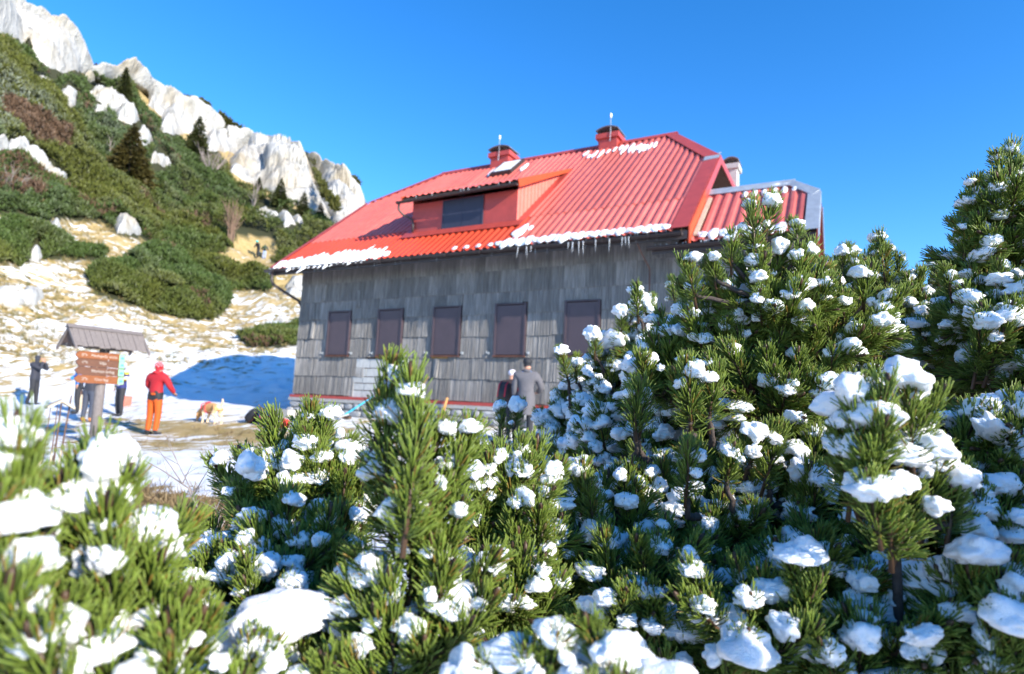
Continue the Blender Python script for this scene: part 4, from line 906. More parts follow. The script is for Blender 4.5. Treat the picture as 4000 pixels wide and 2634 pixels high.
for (cy, xt, xs_, xe_, hh, mat, hrs, txt, tx, ex) in ((475, 315, 365, 972, 98, BM1, ('0', '45', 'h'), 'Medvjeđa vrata', 520, 928), (567, 318, 365, 965, 98, BM2, ('1', '30', 'h'), 'Vilje', 625, 922), (674, 303, 355, 960, 98, BM2, None, 'Markov brlog', 522, 912), (780, 295, 350, 950, 98, BM1, ('2', '30', 'h'), 'Crni lug', 562, 906)):
    z = sz(cy); h2 = hh/2*.00516/3.335*1.03; f_ = lambda c: sx(c, cy)
    P = [(f_(xt), -.13, z), (f_(xs_), -.13, z-h2), (f_(xe_), -.13, z-h2), (f_(xe_), -.13, z+h2), (f_(xs_), -.13, z+h2)]
    bo = slink(MB().prism(P, (0, .035, 0)), 'arrow_board', mat)
    if hrs:
        text_part(hrs[0], f_(395), z, .075, bo); text_part(hrs[1], f_(418), z+.018, .038, bo); text_part(hrs[2], f_(448), z, .07, bo)
    text_part(txt, f_(tx), z, .078, bo)
    e0, e1 = f_(ex-35), f_(ex+35)
    em = slink(MB().bbox(e0, e1, -.134, -.131, z-h2*.86, z+h2*.86), 'emblem', MT['emblem'], bo)
    slink(MB().prism([(e0+.02, -.1365, z-.025), (e0+.05, -.1365, z+.02), (e0+.09, -.1365, z-.01), (e0+.075, -.1365, z-.03)], (0, .002, 0)), 'mark', MT['emblem2'], em)
    for dz_ in (h2*.8, -h2*.8): slink(MB().ell((0.03, -.135, z+dz_), (.009, .006, .009), None, 8, 6), 'bolt', MT['zinc'], bo, True)
# little roofed feeder on sticks
fp = atd((212, 1768), 9.0); fz = float(ground_z(fp.x, fp.y)); fd = empty('bird_feeder', (fp.x, fp.y, fz), 'small wooden gable roof on thin stakes at left', 'feeder')
FM = Matrix.Translation((fp.x, fp.y, 0)) @ Matrix.Rotation(sa+.25, 4, 'Z')
def flink(mb, name, mat): me = mb.mesh(name); me.materials.append(mat); return put(name, me, fd, FM)
fzt = atd((212, 1570), 9.0).z; ff = 9.0/2376
for s in (-1, 1): flink(MB().prism([(0, -.10, fzt), (s*.17, -.10, fzt-.105), (s*.17, .10, fzt-.105), (0, .10, fzt)], (0, 0, .035)), 'roof_board', MT['wood_pale'])
for (x, y, dx, z1, r_, mt) in ((-.10, .06, -.02, fzt-.05, .007, MT['twig']), (.01, 0, .0, fzt+.01, .012, MT['wood_dark']), (.13, .02, -.05, fzt+.10, .012, MT['wood_dark']), (-.02, .05, 0, fzt-.06, .008, MT['twig'])):
    flink(MB().tube([(x+dx, y, fz-.1), (x+dx*.5, y, (fz+z1)/2), (x, y, z1)], [r_*1.2, r_, r_*.8], 7), 'stake', mt)
for (x, y, l) in ((-.13, .1, .16), (-.05, -.05, .2), (.07, .0, .22), (-.2, -.1, .12), (.0, .12, .13)):
    flink(MB().tube([(x, y, fz-.08), (x+.01, y, fz+l)], [.016, .015], 8), 'cut_stake', MT['wood_pale'])
# stone trough and red slab behind the signpost, seen between the figures
t0 = atd((330, 1575), 19.2); tz = float(ground_z(t0.x, t0.y)); st = empty('stone_trough', (t0.x, t0.y, tz), 'low stone arch and red slab behind the signpost', 'trough'); TM = Matrix.Translation((t0.x, t0.y, tz)) @ Matrix.Rotation(sa, 4, 'Z')
def tlink(mb, name, mat): me = mb.mesh(name); me.materials.append(mat); return put(name, me, st, TM)
arch = [(-.22+.0, 0, 0), (-.22, 0, .52), (.16, 0, .52), (.16, 0, .40), (.08, 0, .38), (.02, 0, .32), (-.02, 0, .22), (-.04, 0, 0)]
tlink(MB().prism(arch[::-1], (0, .3, 0)), 'arch', MT['wood_pale'])
tlink(MB().prism([(.85, 0, -.05), (1.25, 0, -.05), (1.27, 0, .50), (.86, 0, .52)], (0, .12, 0)), 'slab', simple('pink_red_slab', (.42, .14, .10), .8, .3, 12, .2))
tlink(MB().prism([(-.3, -.1, -.1), (2.0, -.1, -.1), (2.0, -.1, .02), (-.3, -.1, .03)], (0, .5, 0)), 'plinth', MT['concrete'])
tlink(MB().ell((1.92, .1, .20), (.19, .17, .24), None, 14, 10, lambda q: 1/max(abs(q.x)**3+abs(q.y)**3+abs(q.z)**3, .3)**.33), 'pot', simple('dark_pot', (.10, .09, .09), .7))
# packs and odds and ends on the terrace
def ground_pack(px_, d, w, dd, h, rot, mat, strap, lab):
    p = atd(px_, d); z = float(ground_z(p.x, p.y)); root = empty('backpack', (p.x, p.y, z), lab, 'backpack', 'backpacks lying on the terrace'); M4 = Matrix.Translation((p.x, p.y, z)) @ Matrix.Rotation(sa+rot, 4, 'Z')
    backpack(root, M4, (0, 0, h*.42), w, dd, h, mat, strap, .9)
ground_pack((985, 1668), 16.3, .34, .26, .5, .5, BLK, cloth('brown_strap', (.25, .09, .04)), 'black backpack leaning in the snow left of the blue one')
ground_pack((1035, 1668), 16.1, .42, .34, .52, -.3, cloth('blue_pack', (.025, .07, .22)), PINK, 'blue backpack with red straps lying on the trodden grass')
ground_pack((1110, 1680), 15.6, .22, .2, .26, .2, cloth('small_red_pack', (.6, .03, .02)), BLK, 'small red bag peeping out behind the pine')
p = atd((1080, 1618), 17.3); MBs = MB().box((p.x, p.y, float(ground_z(p.x, p.y))+.08), (1.3, .45, .26), Matrix.Rotation(.05, 3, 'Z')); tag(MBs.obj('concrete_slab', MT['concrete']), 'low pale concrete slab beside the hut corner', 'slab')
sh = empty('snow_shovel', (1.75, -.55, float(ground_z(1.75, -.55))), 'snow shovel with a light blue handle against the stone base', 'shovel')
zg = float(ground_z(1.75, -.55)); MB().tube([(1.55, -.75, zg+.08), (2.05, -.20, zg+.62)], .018, 8).obj('handle', simple('light_blue_handle', (.02, .45, .70), .5), sh); MB().prism([(1.30, -.92, zg+.02), (1.62, -.98, zg+.02), (1.68, -.66, zg+.12), (1.40, -.62, zg+.12)], (0, 0, .02)).obj('blade', MT['plaster'], sh)
pk_ = MB().tube([(4.35, -.35, float(ground_z(4.35, -.35))-.05), (4.42, -.14, .62)], .035, 8); tag(pk_.obj('wooden_stake', simple('orange_wood', (.55, .28, .10), .8)), 'short orange wooden stake leaning on the stone base', 'stake')
for i, (x, y, l, lab) in enumerate(((.6, -.55, .9, 'longest dark plank lying in the snow at the hut wall'), (1.2, -.42, .6, 'short dark plank lying at the hut wall'))):
    tag(MB().box((x, y, float(ground_z(x, y))+.03), (l, .1, .06), Matrix.Rotation(.15-.2*i, 3, 'Z')).obj('plank', MT['wood_dark']), lab, 'plank', 'planks at the wall')
# ------------------------------------------------------------------ hillside: cliffs, boulders, dwarf pine, trees
def pix_rays(x, y):
    r = CF + np.outer((np.asarray(x)*1.68067-2000)/FPX, CR) - np.outer((np.asarray(y)*1.68067-1317)/FPX, CU)
    return np.arctan2(r[:, 0], r[:, 1]), r[:, 2]/np.hypot(r[:, 0], r[:, 1])
def hits(x, y):                                                        # ground points under many pixels; above the ridge: the ridge distance
    az, te = pix_rays(x, y); T, R, r0 = terr_par(az)
    x0, y0 = C[0]+r0*np.sin(az), C[1]+r0*np.cos(az); t0 = (base_z(x0, y0)-C[2])/r0
    q = (te-t0)/(T-t0); over = q > 0.96; u = 1-(1-np.clip(q, 0.001, 0.96))**(1/KG); r = r0+u*(R-r0)
    P = np.stack([C[0]+r*np.sin(az), C[1]+r*np.cos(az), C[2]+r*te], -1)
    P[~over, 2] = ground_z(P[~over, 0], P[~over, 1])
    return P, r, az
def cell(x, y, z, s=0):
    x, y, z = (np.asarray(v, float) for v in (x, y, z)); ix, iy, iz = (np.floor(v).astype(np.int64) for v in (x, y, z)); d1 = np.full(x.shape, 9.0); d2 = d1.copy(); idv = np.zeros(x.shape)
    for a in (-1, 0, 1):
        for b in (-1, 0, 1):
            for c in (-1, 0, 1):
                X, Y, Z = ix+a, iy+b, iz+c
                px_ = X+_hash(X, Y, Z, s); py_ = Y+_hash(X, Y, Z, s+1); pz_ = Z+_hash(X, Y, Z, s+2)
                d = np.sqrt((px_-x)**2+(py_-y)**2+(pz_-z)**2); nw = d < d1
                d2 = np.where(nw, d1, np.minimum(d2, d)); idv = np.where(nw, _hash(X, Y, Z, s+3), idv); d1 = np.where(nw, d, d1)
    return d1, d2, idv
def poly_dist(px_, py_, poly):
    d = np.full(len(px_), 1e9)
    for i in range(len(poly)):
        (x1, y1), (x2, y2) = poly[i], poly[(i+1) % len(poly)]
        L = (x2-x1)**2+(y2-y1)**2+1e-9; t = np.clip(((px_-x1)*(x2-x1)+(py_-y1)*(y2-y1))/L, 0, 1)
        d = np.minimum(d, np.hypot(px_-x1-t*(x2-x1), py_-y1-t*(y2-y1)))
    return d
def outcrop(name, poly, label, cat, thick, step=4.0, mat='cliff', seed=0, sink=0.4, group=None):
    P = np.array(poly, float); x0, y0 = P.min(0)-step; x1, y1 = P.max(0)+step
    nx, ny = int((x1-x0)/step)+2, int((y1-y0)/step)+2
    gx, gy = np.meshgrid(x0+np.arange(nx)*step, y0+np.arange(ny)*step, indexing='ij')
    jx = fbm(gx*.05, gy*.05, seed, 3, 71)*step*1.2; jy = fbm(gx*.05, gy*.05, seed+9, 3, 72)*step*1.2
    X, Y = (gx+jx).ravel(), (gy+jy).ravel()
    ins = in_poly(X, Y, poly); D = poly_dist(X, Y, poly)*np.where(ins, 1, -1)
    B, r, az = hits(X, Y)
    dm = D*r/1414.0                                                    # distance to the outline in metres
    H = np.stack([-np.sin(az), -np.cos(az), np.zeros(len(r))], -1); N = H*0.75; N[:, 2] = 0.66
    k = 1.0 if mat == 'cliff' else 3.0
    sx, sy, sz = B[:, 0]*k, B[:, 1]*k, B[:, 2]*k
    d1, d2, idv = cell(sx*.13+seed, sy*.13, sz*.085, 5); e1, e2, ide = cell(sx*.42, sy*.42+seed, sz*.25, 8)
    rel = (idv-.5)*1.0 + 0.5*np.clip(d2-d1, 0, .5) + .28*(ide-.5) + .12*np.clip(e2-e1, 0, .4) + .35*fbm(sx*.25, sy*.25, sz*.12, 4, 21+seed)
    dome = 1-np.exp(-np.clip(dm, 0, None)/(thick*.5))
    crack = .22*np.exp(-((d2-d1)/.07)**2)+.10*np.exp(-((e2-e1)/.08)**2)
    h = np.where(ins, thick*dome*(1.0+0.70*rel-crack), -sink)
    V = B + N*h[:, None]
    back = B - H*(thick*.9) - np.array([0, 0, sink])
    idx = np.arange(nx*ny).reshape(nx, ny); F = []; insg = ins.reshape(nx, ny)
    m = insg[:-1, :-1] | insg[1:, :-1] | insg[1:, 1:] | insg[:-1, 1:]
    q = np.stack([idx[:-1, :-1], idx[1:, :-1], idx[1:, 1:], idx[:-1, 1:]], -1)[m]
    n = len(V); V2 = np.concatenate([V, back]); F = np.concatenate([q[:, ::-1], q+n])
    # side walls along the rim
    from collections import Counter
    ed = Counter()
    for f in q:
        for a, b in ((f[0], f[1]), (f[1], f[2]), (f[2], f[3]), (f[3], f[0])):
            ed[(a, b)] += 1
    rim = [(a, b) for (a, b) in ed if (b, a) not in ed]
    F = np.concatenate([F, np.array([(a, b, b+n, a+n) for a, b in rim])])
    used = np.unique(F); mp = np.full(2*n, -1); mp[used] = np.arange(len(used))
    me = np_mesh(name, V2[used], mp[F], False)
    o = link(name, me, None, MT[mat])
    if cat: tag(o, label, cat, group)
    return o
CL = [('rock_cliff', [(-80, -80), (-10, -40), (60, 12), (128, 50), (178, 75), (200, 105), (218, 150), (215, 168), (150, 158), (118, 140), (90, 122), (55, 100), (20, 92), (-80, 70)], 'big white limestone cliff filling the top left corner', 7.0),
      ('rock_cliff', [(205, 158), (235, 150), (262, 158), (300, 172), (285, 180), (230, 172)], 'low white rock saddle right of the top left cliff', 2.5),
      ('rock_cliff', [(262, 160), (285, 152), (318, 150), (338, 165), (360, 184), (398, 212), (430, 238), (425, 262), (395, 255), (345, 240), (350, 205), (318, 185), (290, 175)], 'grey white crag with a flat top on the ridge', 5.0),
      ('rock_cliff', [(350, 205), (400, 215), (432, 235), (468, 236), (505, 262), (530, 300), (480, 330), (430, 310), (395, 312), (372, 300), (376, 262), (352, 240)], 'broad white rock face below the ridge, middle of the chain', 5.5),
      ('rock_cliff', [(476, 322), (520, 300), (560, 312), (588, 314), (606, 334), (570, 345), (540, 356), (478, 360)], 'narrow pale rock shelf between two bigger cliffs', 3.5),
      ('rock_cliff', [(533, 375), (560, 352), (610, 338), (655, 332), (690, 352), (720, 385), (735, 430), (760, 480), (782, 520), (765, 510), (700, 480), (640, 460), (600, 440), (560, 420), (534, 405)], 'tall streaked white cliff above the spruces near the roof', 7.0),
      ('rock_cliff', [(702, 372), (718, 364), (740, 372), (775, 395), (805, 405), (838, 435), (850, 468), (838, 510), (800, 545), (770, 520), (752, 470), (728, 420)], 'rounded white cliff end meeting the red roof', 6.0)]
for i, (nm, poly, lab, th) in enumerate(CL): outcrop(nm, poly, lab, 'cliff', th, 2.3, 'cliff', i*3.7, group='limestone cliffs on the ridge')
BO = [([(-40, 348), (0, 335), (55, 332), (100, 350), (120, 372), (160, 392), (158, 418), (110, 400), (60, 378), (0, 372), (-40, 372)], 'long white slab among the dwarf pines at the left edge', 2.2),
      ([(208, 208), (235, 205), (262, 222), (290, 235), (318, 262), (326, 290), (312, 302), (270, 290), (265, 265), (240, 240), (215, 222)], 'largest white boulder ridge in the middle of the green slope', 2.6),
      ([(140, 192), (160, 188), (182, 210), (178, 230), (158, 228), (140, 208)], 'white boulder just above the brown bushes', 1.6),
      ([(92, 160), (118, 168), (140, 186), (136, 198), (112, 186), (95, 172)], 'slanting white boulder below the top left cliff', 1.5),
      ([(62, 170), (85, 172), (106, 196), (98, 204), (72, 188)], 'small white boulder at far left under the cliff', 1.3),
      ([(150, 252), (168, 248), (184, 256), (178, 268), (154, 266)], 'round white boulder alone in the frosted pines', 1.0),
      ([(214, 250), (232, 246), (248, 264), (240, 274), (220, 268)], 'white boulder left of the largest boulder ridge', 1.2),
      ([(310, 320), (326, 312), (345, 318), (356, 340), (340, 348), (314, 342)], 'pointed white boulder behind the wide spruce', 1.5),
      ([(346, 378), (370, 370), (392, 380), (400, 396), (376, 400), (350, 392)], 'low white boulder right of the wide spruce', 1.2),
      ([(196, 172), (212, 170), (222, 180), (208, 186)], 'tiny white boulder near the rock saddle', .9),
      ([(588, 496), (615, 490), (640, 500), (650, 514), (628, 516), (600, 508)], 'flat white boulder below the spruces', 1.3),
      ([(640, 516), (660, 504), (680, 520), (686, 536), (660, 536)], 'left one of two touching white boulders by the roof', 1.3),
      ([(676, 512), (692, 505), (705, 518), (704, 532), (688, 534)], 'right one of two touching white boulders by the roof', 1.2),
      ([(262, 528), (275, 512), (292, 520), (308, 530), (330, 542), (328, 556), (300, 560), (270, 560)], 'split white boulder at the edge of the dwarf pines', 1.1),
      ([(112, 538), (124, 516), (138, 520), (145, 542), (128, 548)], 'upright white stone on the grassy slope', .9),
      ([(62, 600), (80, 578), (96, 582), (100, 602), (84, 608)], 'white stone poking out of the left pine mat', .8),
      ([(-20, 680), (10, 672), (50, 682), (60, 670), (95, 672), (104, 692), (80, 712), (30, 716), (-20, 702)], 'broad grey boulder half buried in the snowy grass at left', .9),
      ([(660, 668), (680, 654), (704, 654), (704, 690), (676, 684)], 'white boulder beside the corner of the hut', .8),
      ([(656, 690), (676, 684), (706, 692), (702, 706), (670, 704)], 'lower flat stone beside the corner of the hut', .6)]
for i, (poly, lab, th) in enumerate(BO): outcrop('boulder', poly, lab, 'boulder', th*1.25, 2.2, 'boulder', 40+i*2.3, sink=.3, group='boulders on the slope')
ROCKP = [c[1] for c in CL]+[b[0] for b in BO]

# foliage material shared by everything that is needles or leaves: colour comes from the geometry's own tint
def leaf_mat(name, rough=.55, trans=.25):
    m, t, b = new_mat(name)
    at = ND(t, 'ShaderNodeAttribute', attribute_name='tint')
    t.links.new(at.outputs['Color'], b.inputs['Base Color']); b.inputs['Roughness'].default_value = rough; b.inputs['Specular IOR Level'].default_value = .35
    tr = ND(t, 'ShaderNodeBsdfTranslucent'); t.links.new(at.outputs['Color'], tr.inputs['Color'])
    mx = ND(t, 'ShaderNodeMixShader'); mx.inputs[0].default_value = trans
    out = t.nodes['Material Output']; t.links.new(b.outputs[0], mx.inputs[1]); t.links.new(tr.outputs[0], mx.inputs[2]); t.links.new(mx.outputs[0], out.inputs['Surface'])
    return m
MT['leaf'] = leaf_mat('needle_foliage')
def tufts(P, N, size, tint, tip, nb=8, spread=.75, width=.16, up=.25):
    n = len(P); 
    U = np.repeat(np.arange(n), nb); m = len(U)
    d = N[U] + spread*rng.normal(size=(m, 3)); d[:, 2] += up; d /= np.linalg.norm(d, axis=1)[:, None]
    L = size[U]*rng.uniform(.55, 1.15, m); s = np.cross(d, rng.normal(size=(m, 3))); s /= np.linalg.norm(s, axis=1)[:, None]
    b = P[U] + rng.normal(size=(m, 3))*(size[U]*.22)[:, None]; w = (L*width)[:, None]
    V = np.stack([b-s*w, b+s*w, b+d*L[:, None]+s*w*.35, b+d*L[:, None]-s*w*.35], 1).reshape(-1, 3)
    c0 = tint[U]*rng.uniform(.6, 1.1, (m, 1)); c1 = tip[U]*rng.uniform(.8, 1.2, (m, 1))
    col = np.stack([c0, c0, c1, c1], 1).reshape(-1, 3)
    F = np.arange(m*4).reshape(-1, 4)
    return V, F, col
def scatter_px(poly, n):
    P = np.array(poly); lo, hi = P.min(0), P.max(0); out = np.zeros((0, 2))
    while len(out) < n:
        q = rng.uniform(lo, hi, (n*2, 2)); q = q[in_poly(q[:, 0], q[:, 1], poly)]; out = np.concatenate([out, q])
    return out[:n]
def mat_of_pine(name, poly, n, label, cat=None, kind=None, hmax=1.1):
    q = scatter_px(poly, n)
    keep = np.ones(n, bool)
    for rp_ in ROCKP:
        if rp_ is CL[0][1]: pass
        for dy in (4, -6, -14, -22): keep &= ~in_poly(q[:, 0], q[:, 1]+dy, rp_)
    keep &= ~in_poly(q[:, 0], q[:, 1], [(540, 562), (562, 546), (640, 556), (645, 600), (592, 618), (545, 608)])
    q = q[keep]; P, r, az = hits(q[:, 0], q[:, 1])
    d1, d2, idv = cell(P[:, 0]*.42, P[:, 1]*.42, np.zeros(len(P)), 77)
    dome = np.clip(1-(d1/.85)**2, 0, 1); ed = np.clip(poly_dist(q[:, 0], q[:, 1], poly)*r/1414/.9, 0, 1)
    h = hmax*(.25+.75*np.sqrt(dome))*(.7+.5*idv)*(.25+.75*ed)
    h = h*np.where(rng.random(len(P)) < .25, rng.uniform(.3, .9, len(P)), 1)
    # slope of the dome gives the growing direction
    e = .12; g1 = cell((P[:, 0]+e)*.42, P[:, 1]*.42, np.zeros(len(P)), 77)[0]; g2 = cell(P[:, 0]*.42, (P[:, 1]+e)*.42, np.zeros(len(P)), 77)[0]
    N = np.stack([(g1-d1)/e, (g2-d1)/e, np.full(len(P), .9)], -1); N /= np.linalg.norm(N, axis=1)[:, None]
    B = P.copy(); B[:, 2] += h
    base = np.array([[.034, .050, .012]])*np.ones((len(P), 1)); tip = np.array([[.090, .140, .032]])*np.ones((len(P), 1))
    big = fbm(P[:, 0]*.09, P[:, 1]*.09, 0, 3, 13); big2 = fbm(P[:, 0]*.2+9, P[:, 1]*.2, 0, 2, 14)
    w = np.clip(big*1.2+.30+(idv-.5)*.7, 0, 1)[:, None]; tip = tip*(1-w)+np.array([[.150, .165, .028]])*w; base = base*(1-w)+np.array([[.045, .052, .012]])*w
    px_, py_ = q[:, 0], q[:, 1]
    fr = np.clip(1.1-np.abs((py_-(250+.42*px_))/85.0), 0, 1)*np.clip(1-px_/480, 0, 1)*(.5+.8*big2)
    fr = np.clip(fr+(idv > .8)*.10, 0, .8)[:, None]*(rng.random((len(P), 1)) < .6); tip = tip*(1-fr)+np.array([[.42, .47, .42]])*fr
    br = np.zeros(len(P), bool)
    for bp_ in BROWN: br |= in_poly(px_, py_, bp_)
    br |= (big2 > .75) & (rng.random(len(P)) < .5)
    tip[br] = np.array([.20, .12, .07])*rng.uniform(.7, 1.2, (br.sum(), 1)); base[br] = (.07, .045, .03)
    size = .16+.0030*r
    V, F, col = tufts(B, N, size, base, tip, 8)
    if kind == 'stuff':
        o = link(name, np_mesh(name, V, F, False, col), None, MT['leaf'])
        tag(o, label, cat, kind=kind); return o
    c = P.mean(0); root = empty(name, (c[0], c[1], float(ground_z(c[0], c[1]))), label, cat, 'dwarf pine mats on the grassy slope')
    link('needles', np_mesh('needles', V, F, False, col), root, MT['leaf'])
    st = MB()
    for k in range(14):
        i = rng.integers(len(P)); a = Vector(P[i]); st.tube([a+Vector((0, 0, -.1)), a+Vector((rng.normal()*.2, rng.normal()*.2, h[i]*.5)), Vector(B[i])], [.03, .022, .012], 5)
    st.obj('stem', MT['bark'], root)
    return root
mat_of_pine('dwarf_pine_cover', MASS, 23000, 'dense green cover of dwarf pine over the upper hillside', 'shrubs', 'stuff', 1.3)
mat_of_pine('dwarf_pine', PATCH1, 2600, 'low dark green pine mat at the left edge above the grass', 'shrub')
mat_of_pine('dwarf_pine', PATCH2, 5600, 'large olive green pine mat in the middle of the grassy slope', 'shrub', hmax=1.5)
mat_of_pine('dwarf_pine', PATCH3, 1700, 'small green pine mat right beside the hut corner', 'shrub', hmax=.8)
# green fringes on the cliff tops and in the gullies
for k, poly in enumerate([[(508, 264), (530, 284), (575, 312), (600, 336), (560, 320), (520, 298)], [(680, 350), (715, 370), (735, 376), (712, 380)], [(775, 398), (828, 424), (836, 436), (800, 418)], [(722, 410), (735, 440), (760, 500), (785, 540), (770, 540), (745, 490)], [(462, 240), (487, 252), (472, 256)], [(432, 234), (447, 240), (438, 246)]]):
    q = scatter_px(poly, 260); P, r, az = hits(q[:, 0], q[:, 1]); H = np.stack([-np.sin(az), -np.cos(az), np.full(len(az), .6)], -1)
    P = P + H*(3.2 if k == 3 else 0.2)
    V, F, col = tufts(P, H, np.full(len(P), .75), np.full((len(P), 3), (.05, .06, .015)), np.full((len(P), 3), (.13, .13, .03)), 7)
    tag(link('dwarf_pine_cover', np_mesh('dwarf_pine_cover', V, F, False, col), None, MT['leaf']), 'green dwarf pine fringe growing on the white cliffs', 'shrubs', kind='stuff')
# dry grass tussocks on the slope
q = scatter_px([(-40, 520), (260, 520), (560, 600), (700, 640), (705, 790), (600, 850), (-40, 850)], 5200)
ok = np.ones(len(q), bool)
for P_ in MATS+ROCKP: ok &= ~in_poly(q[:, 0], q[:, 1], P_)
P, r, az = hits(q[ok, 0], q[ok, 1]); sel = (fbm(P[:, 0]*.8, P[:, 1]*.8, 0, 2, 88) > -.15) & (r > 27) & ((r > 33) | (rng.random(len(r)) < .35)); P = P[sel]; r = r[sel]
tn = np.array([[.24, .19, .07]])*rng.uniform(.7, 1.2, (len(P), 1)); tp = np.array([[.47, .36, .16]])*rng.uniform(.75, 1.15, (len(P), 1))
gr = rng.random(len(P)) < .3; tp[gr] = (.24, .22, .06); tn[gr] = (.12, .12, .03)
V, F, col = tufts(P, np.tile([[.25, -.3, .9]], (len(P), 1)), .15+.0012*r, tn, tp, 12, .55, .05, .1)
tag(link('grass_tussocks', np_mesh('grass_tussocks', V, F, False, col), None, MT['leaf']), 'dry straw coloured grass tussocks showing through the snow', 'grass', kind='stuff')
# spruces: trunk and drooping whorls of needle blades
def spruce_mesh(seed, h=1.0, w=.26, dens=1.0, bare=.08, tint=((.022, .032, .010), (.075, .085, .022))):
    r_ = np.random.default_rng(seed); P = []; N = []; S = []
    n = int(520*dens)
    z = bare+(1-bare)*r_.beta(1.1, 1.25, n); lay = np.round(z*15)/15; z = .6*lay+.4*z
    ph = r_.uniform(0, 2*math.pi, n); br = r_.integers(0, 7, n); ph = br*2*math.pi/7+lay*40+r_.normal(0, .16, n)
    rad = w*(1-z)**.8*np.sqrt(r_.uniform(.03, 1.0, n))*(.8+.35*r_.random(n))
    P = np.stack([rad*np.cos(ph), rad*np.sin(ph), z*h-.22*rad], -1); N = np.stack([np.cos(ph), np.sin(ph), np.full(n, -.15)], -1)
    size = .085*(1.15-z)+.018
    t0 = np.array(tint[0])*r_.uniform(.7, 1.2, (n, 1)); t1 = np.array(tint[1])*r_.uniform(.7, 1.25, (n, 1))
    global rng; old = rng; rng = r_
    V, F, col = tufts(P, N, size, t0, t1, 7, .35, .17, -.02); rng = old
    return np_mesh('crown', V, F, False, col)
SPR = [spruce_mesh(1), spruce_mesh(2, w=.20), spruce_mesh(3, w=.34, dens=1.4, tint=((.035, .030, .008), (.105, .085, .020))), spruce_mesh(4, w=.28, dens=.8)]
for me in SPR: me.materials.append(MT['leaf'])
tr = MB().tube([(0, 0, -.03), (.004, 0, .4), (0, .003, .98)], [.018, .012, .002], 7).mesh('trunk', True); tr.materials.append(MT['bark'])
for (x, y, hp, v, lab) in ((285, 240, 80, 1, 'slender dark spruce standing on the skyline left of centre'), (298, 412, 122, 2, 'wide brownish green spruce in the middle of the slope'), (455, 372, 95, 0, 'dark spruce at the foot of the pale rock shelf'), (648, 492, 66, 0, 'left spruce of the three below the tall cliff'), (703, 510, 58, 3, 'middle spruce of the three below the tall cliff'), (742, 522, 50, 3, 'right spruce of the three below the tall cliff'), (62, 128, 42, 3, 'larger spruce at the foot of the top left cliff'), (36, 122, 30, 1, 'smaller spruce at the foot of the top left cliff'), (598, 470, 50, 1, 'thin spruce left of the three below the tall cliff')):
    P, r, az = hits(np.array([x]), np.array([y])); H = hp*r[0]/1414*1.05; p = Vector(P[0]); p.z -= .2
    root = empty('spruce', p, lab, 'spruce', 'spruces on the hillside'); mw = Matrix.Translation(p) @ Matrix.Rotation(rs.uniform(0, 6), 4, 'Z') @ Matrix.Diagonal((H, H, H, 1))
    put('trunk', tr, root, mw); put('crown', SPR[v], root, mw)
# bare trees
def bare_tree(x, y, hp, nstem, lab, mat, spread=.35):
    P, r, az = hits(np.array([x]), np.array([y])); H = hp*r[0]/1414; p = Vector(P[0]); root = empty('bare_tree', p, lab, 'tree', 'leafless trees')
    for k in range(nstem):
        a = rs.uniform(0, 6.28); l = H*rs.uniform(.7, 1.05); d = Vector((math.cos(a)*spread, math.sin(a)*spread, 1)).normalized(); m = MB()
        pts = [p+d*l*s+Vector((rs.gauss(0, .03), rs.gauss(0, .03), 0))*H*s for s in (0, .3, .6, 1)]; w = H*.016
        m.tube([pts[0]-Vector((0, 0, .3))]+pts[1:], [w*1.3, w, w*.7, w*.25], 5)
        for j in range(9):
            s = rs.uniform(.3, .95); q0 = p+d*l*s; dd = (d+Vector((rs.gauss(0, .5), rs.gauss(0, .5), rs.gauss(.1, .3)))).normalized(); m.tube([q0, q0+dd*H*.15, q0+dd*H*.26+Vector((0, 0, H*.06))], [w*.4, w*.28, w*.1], 4)
        m.obj('stem', mat, root)
bare_tree(488, 425, 72, 9, 'pale grey leafless tree fanning out below the rocks', MT['deadwood'], .55)
bare_tree(588, 500, 78, 2, 'thin pale dead tree left of the spruces', MT['deadwood'], .15)
bare_tree(535, 565, 95, 10, 'clump of straight bare brown stems above the path', simple('brown_stems', (.20, .13, .09), .9), .18)
bare_tree(256, 368, 60, 1, 'pale broken snag beside the wide spruce', MT['deadwood'], .08)
bare_tree(10, 470, 70, 5, 'grey leafless bush at the left edge', MT['deadwood'], .5)
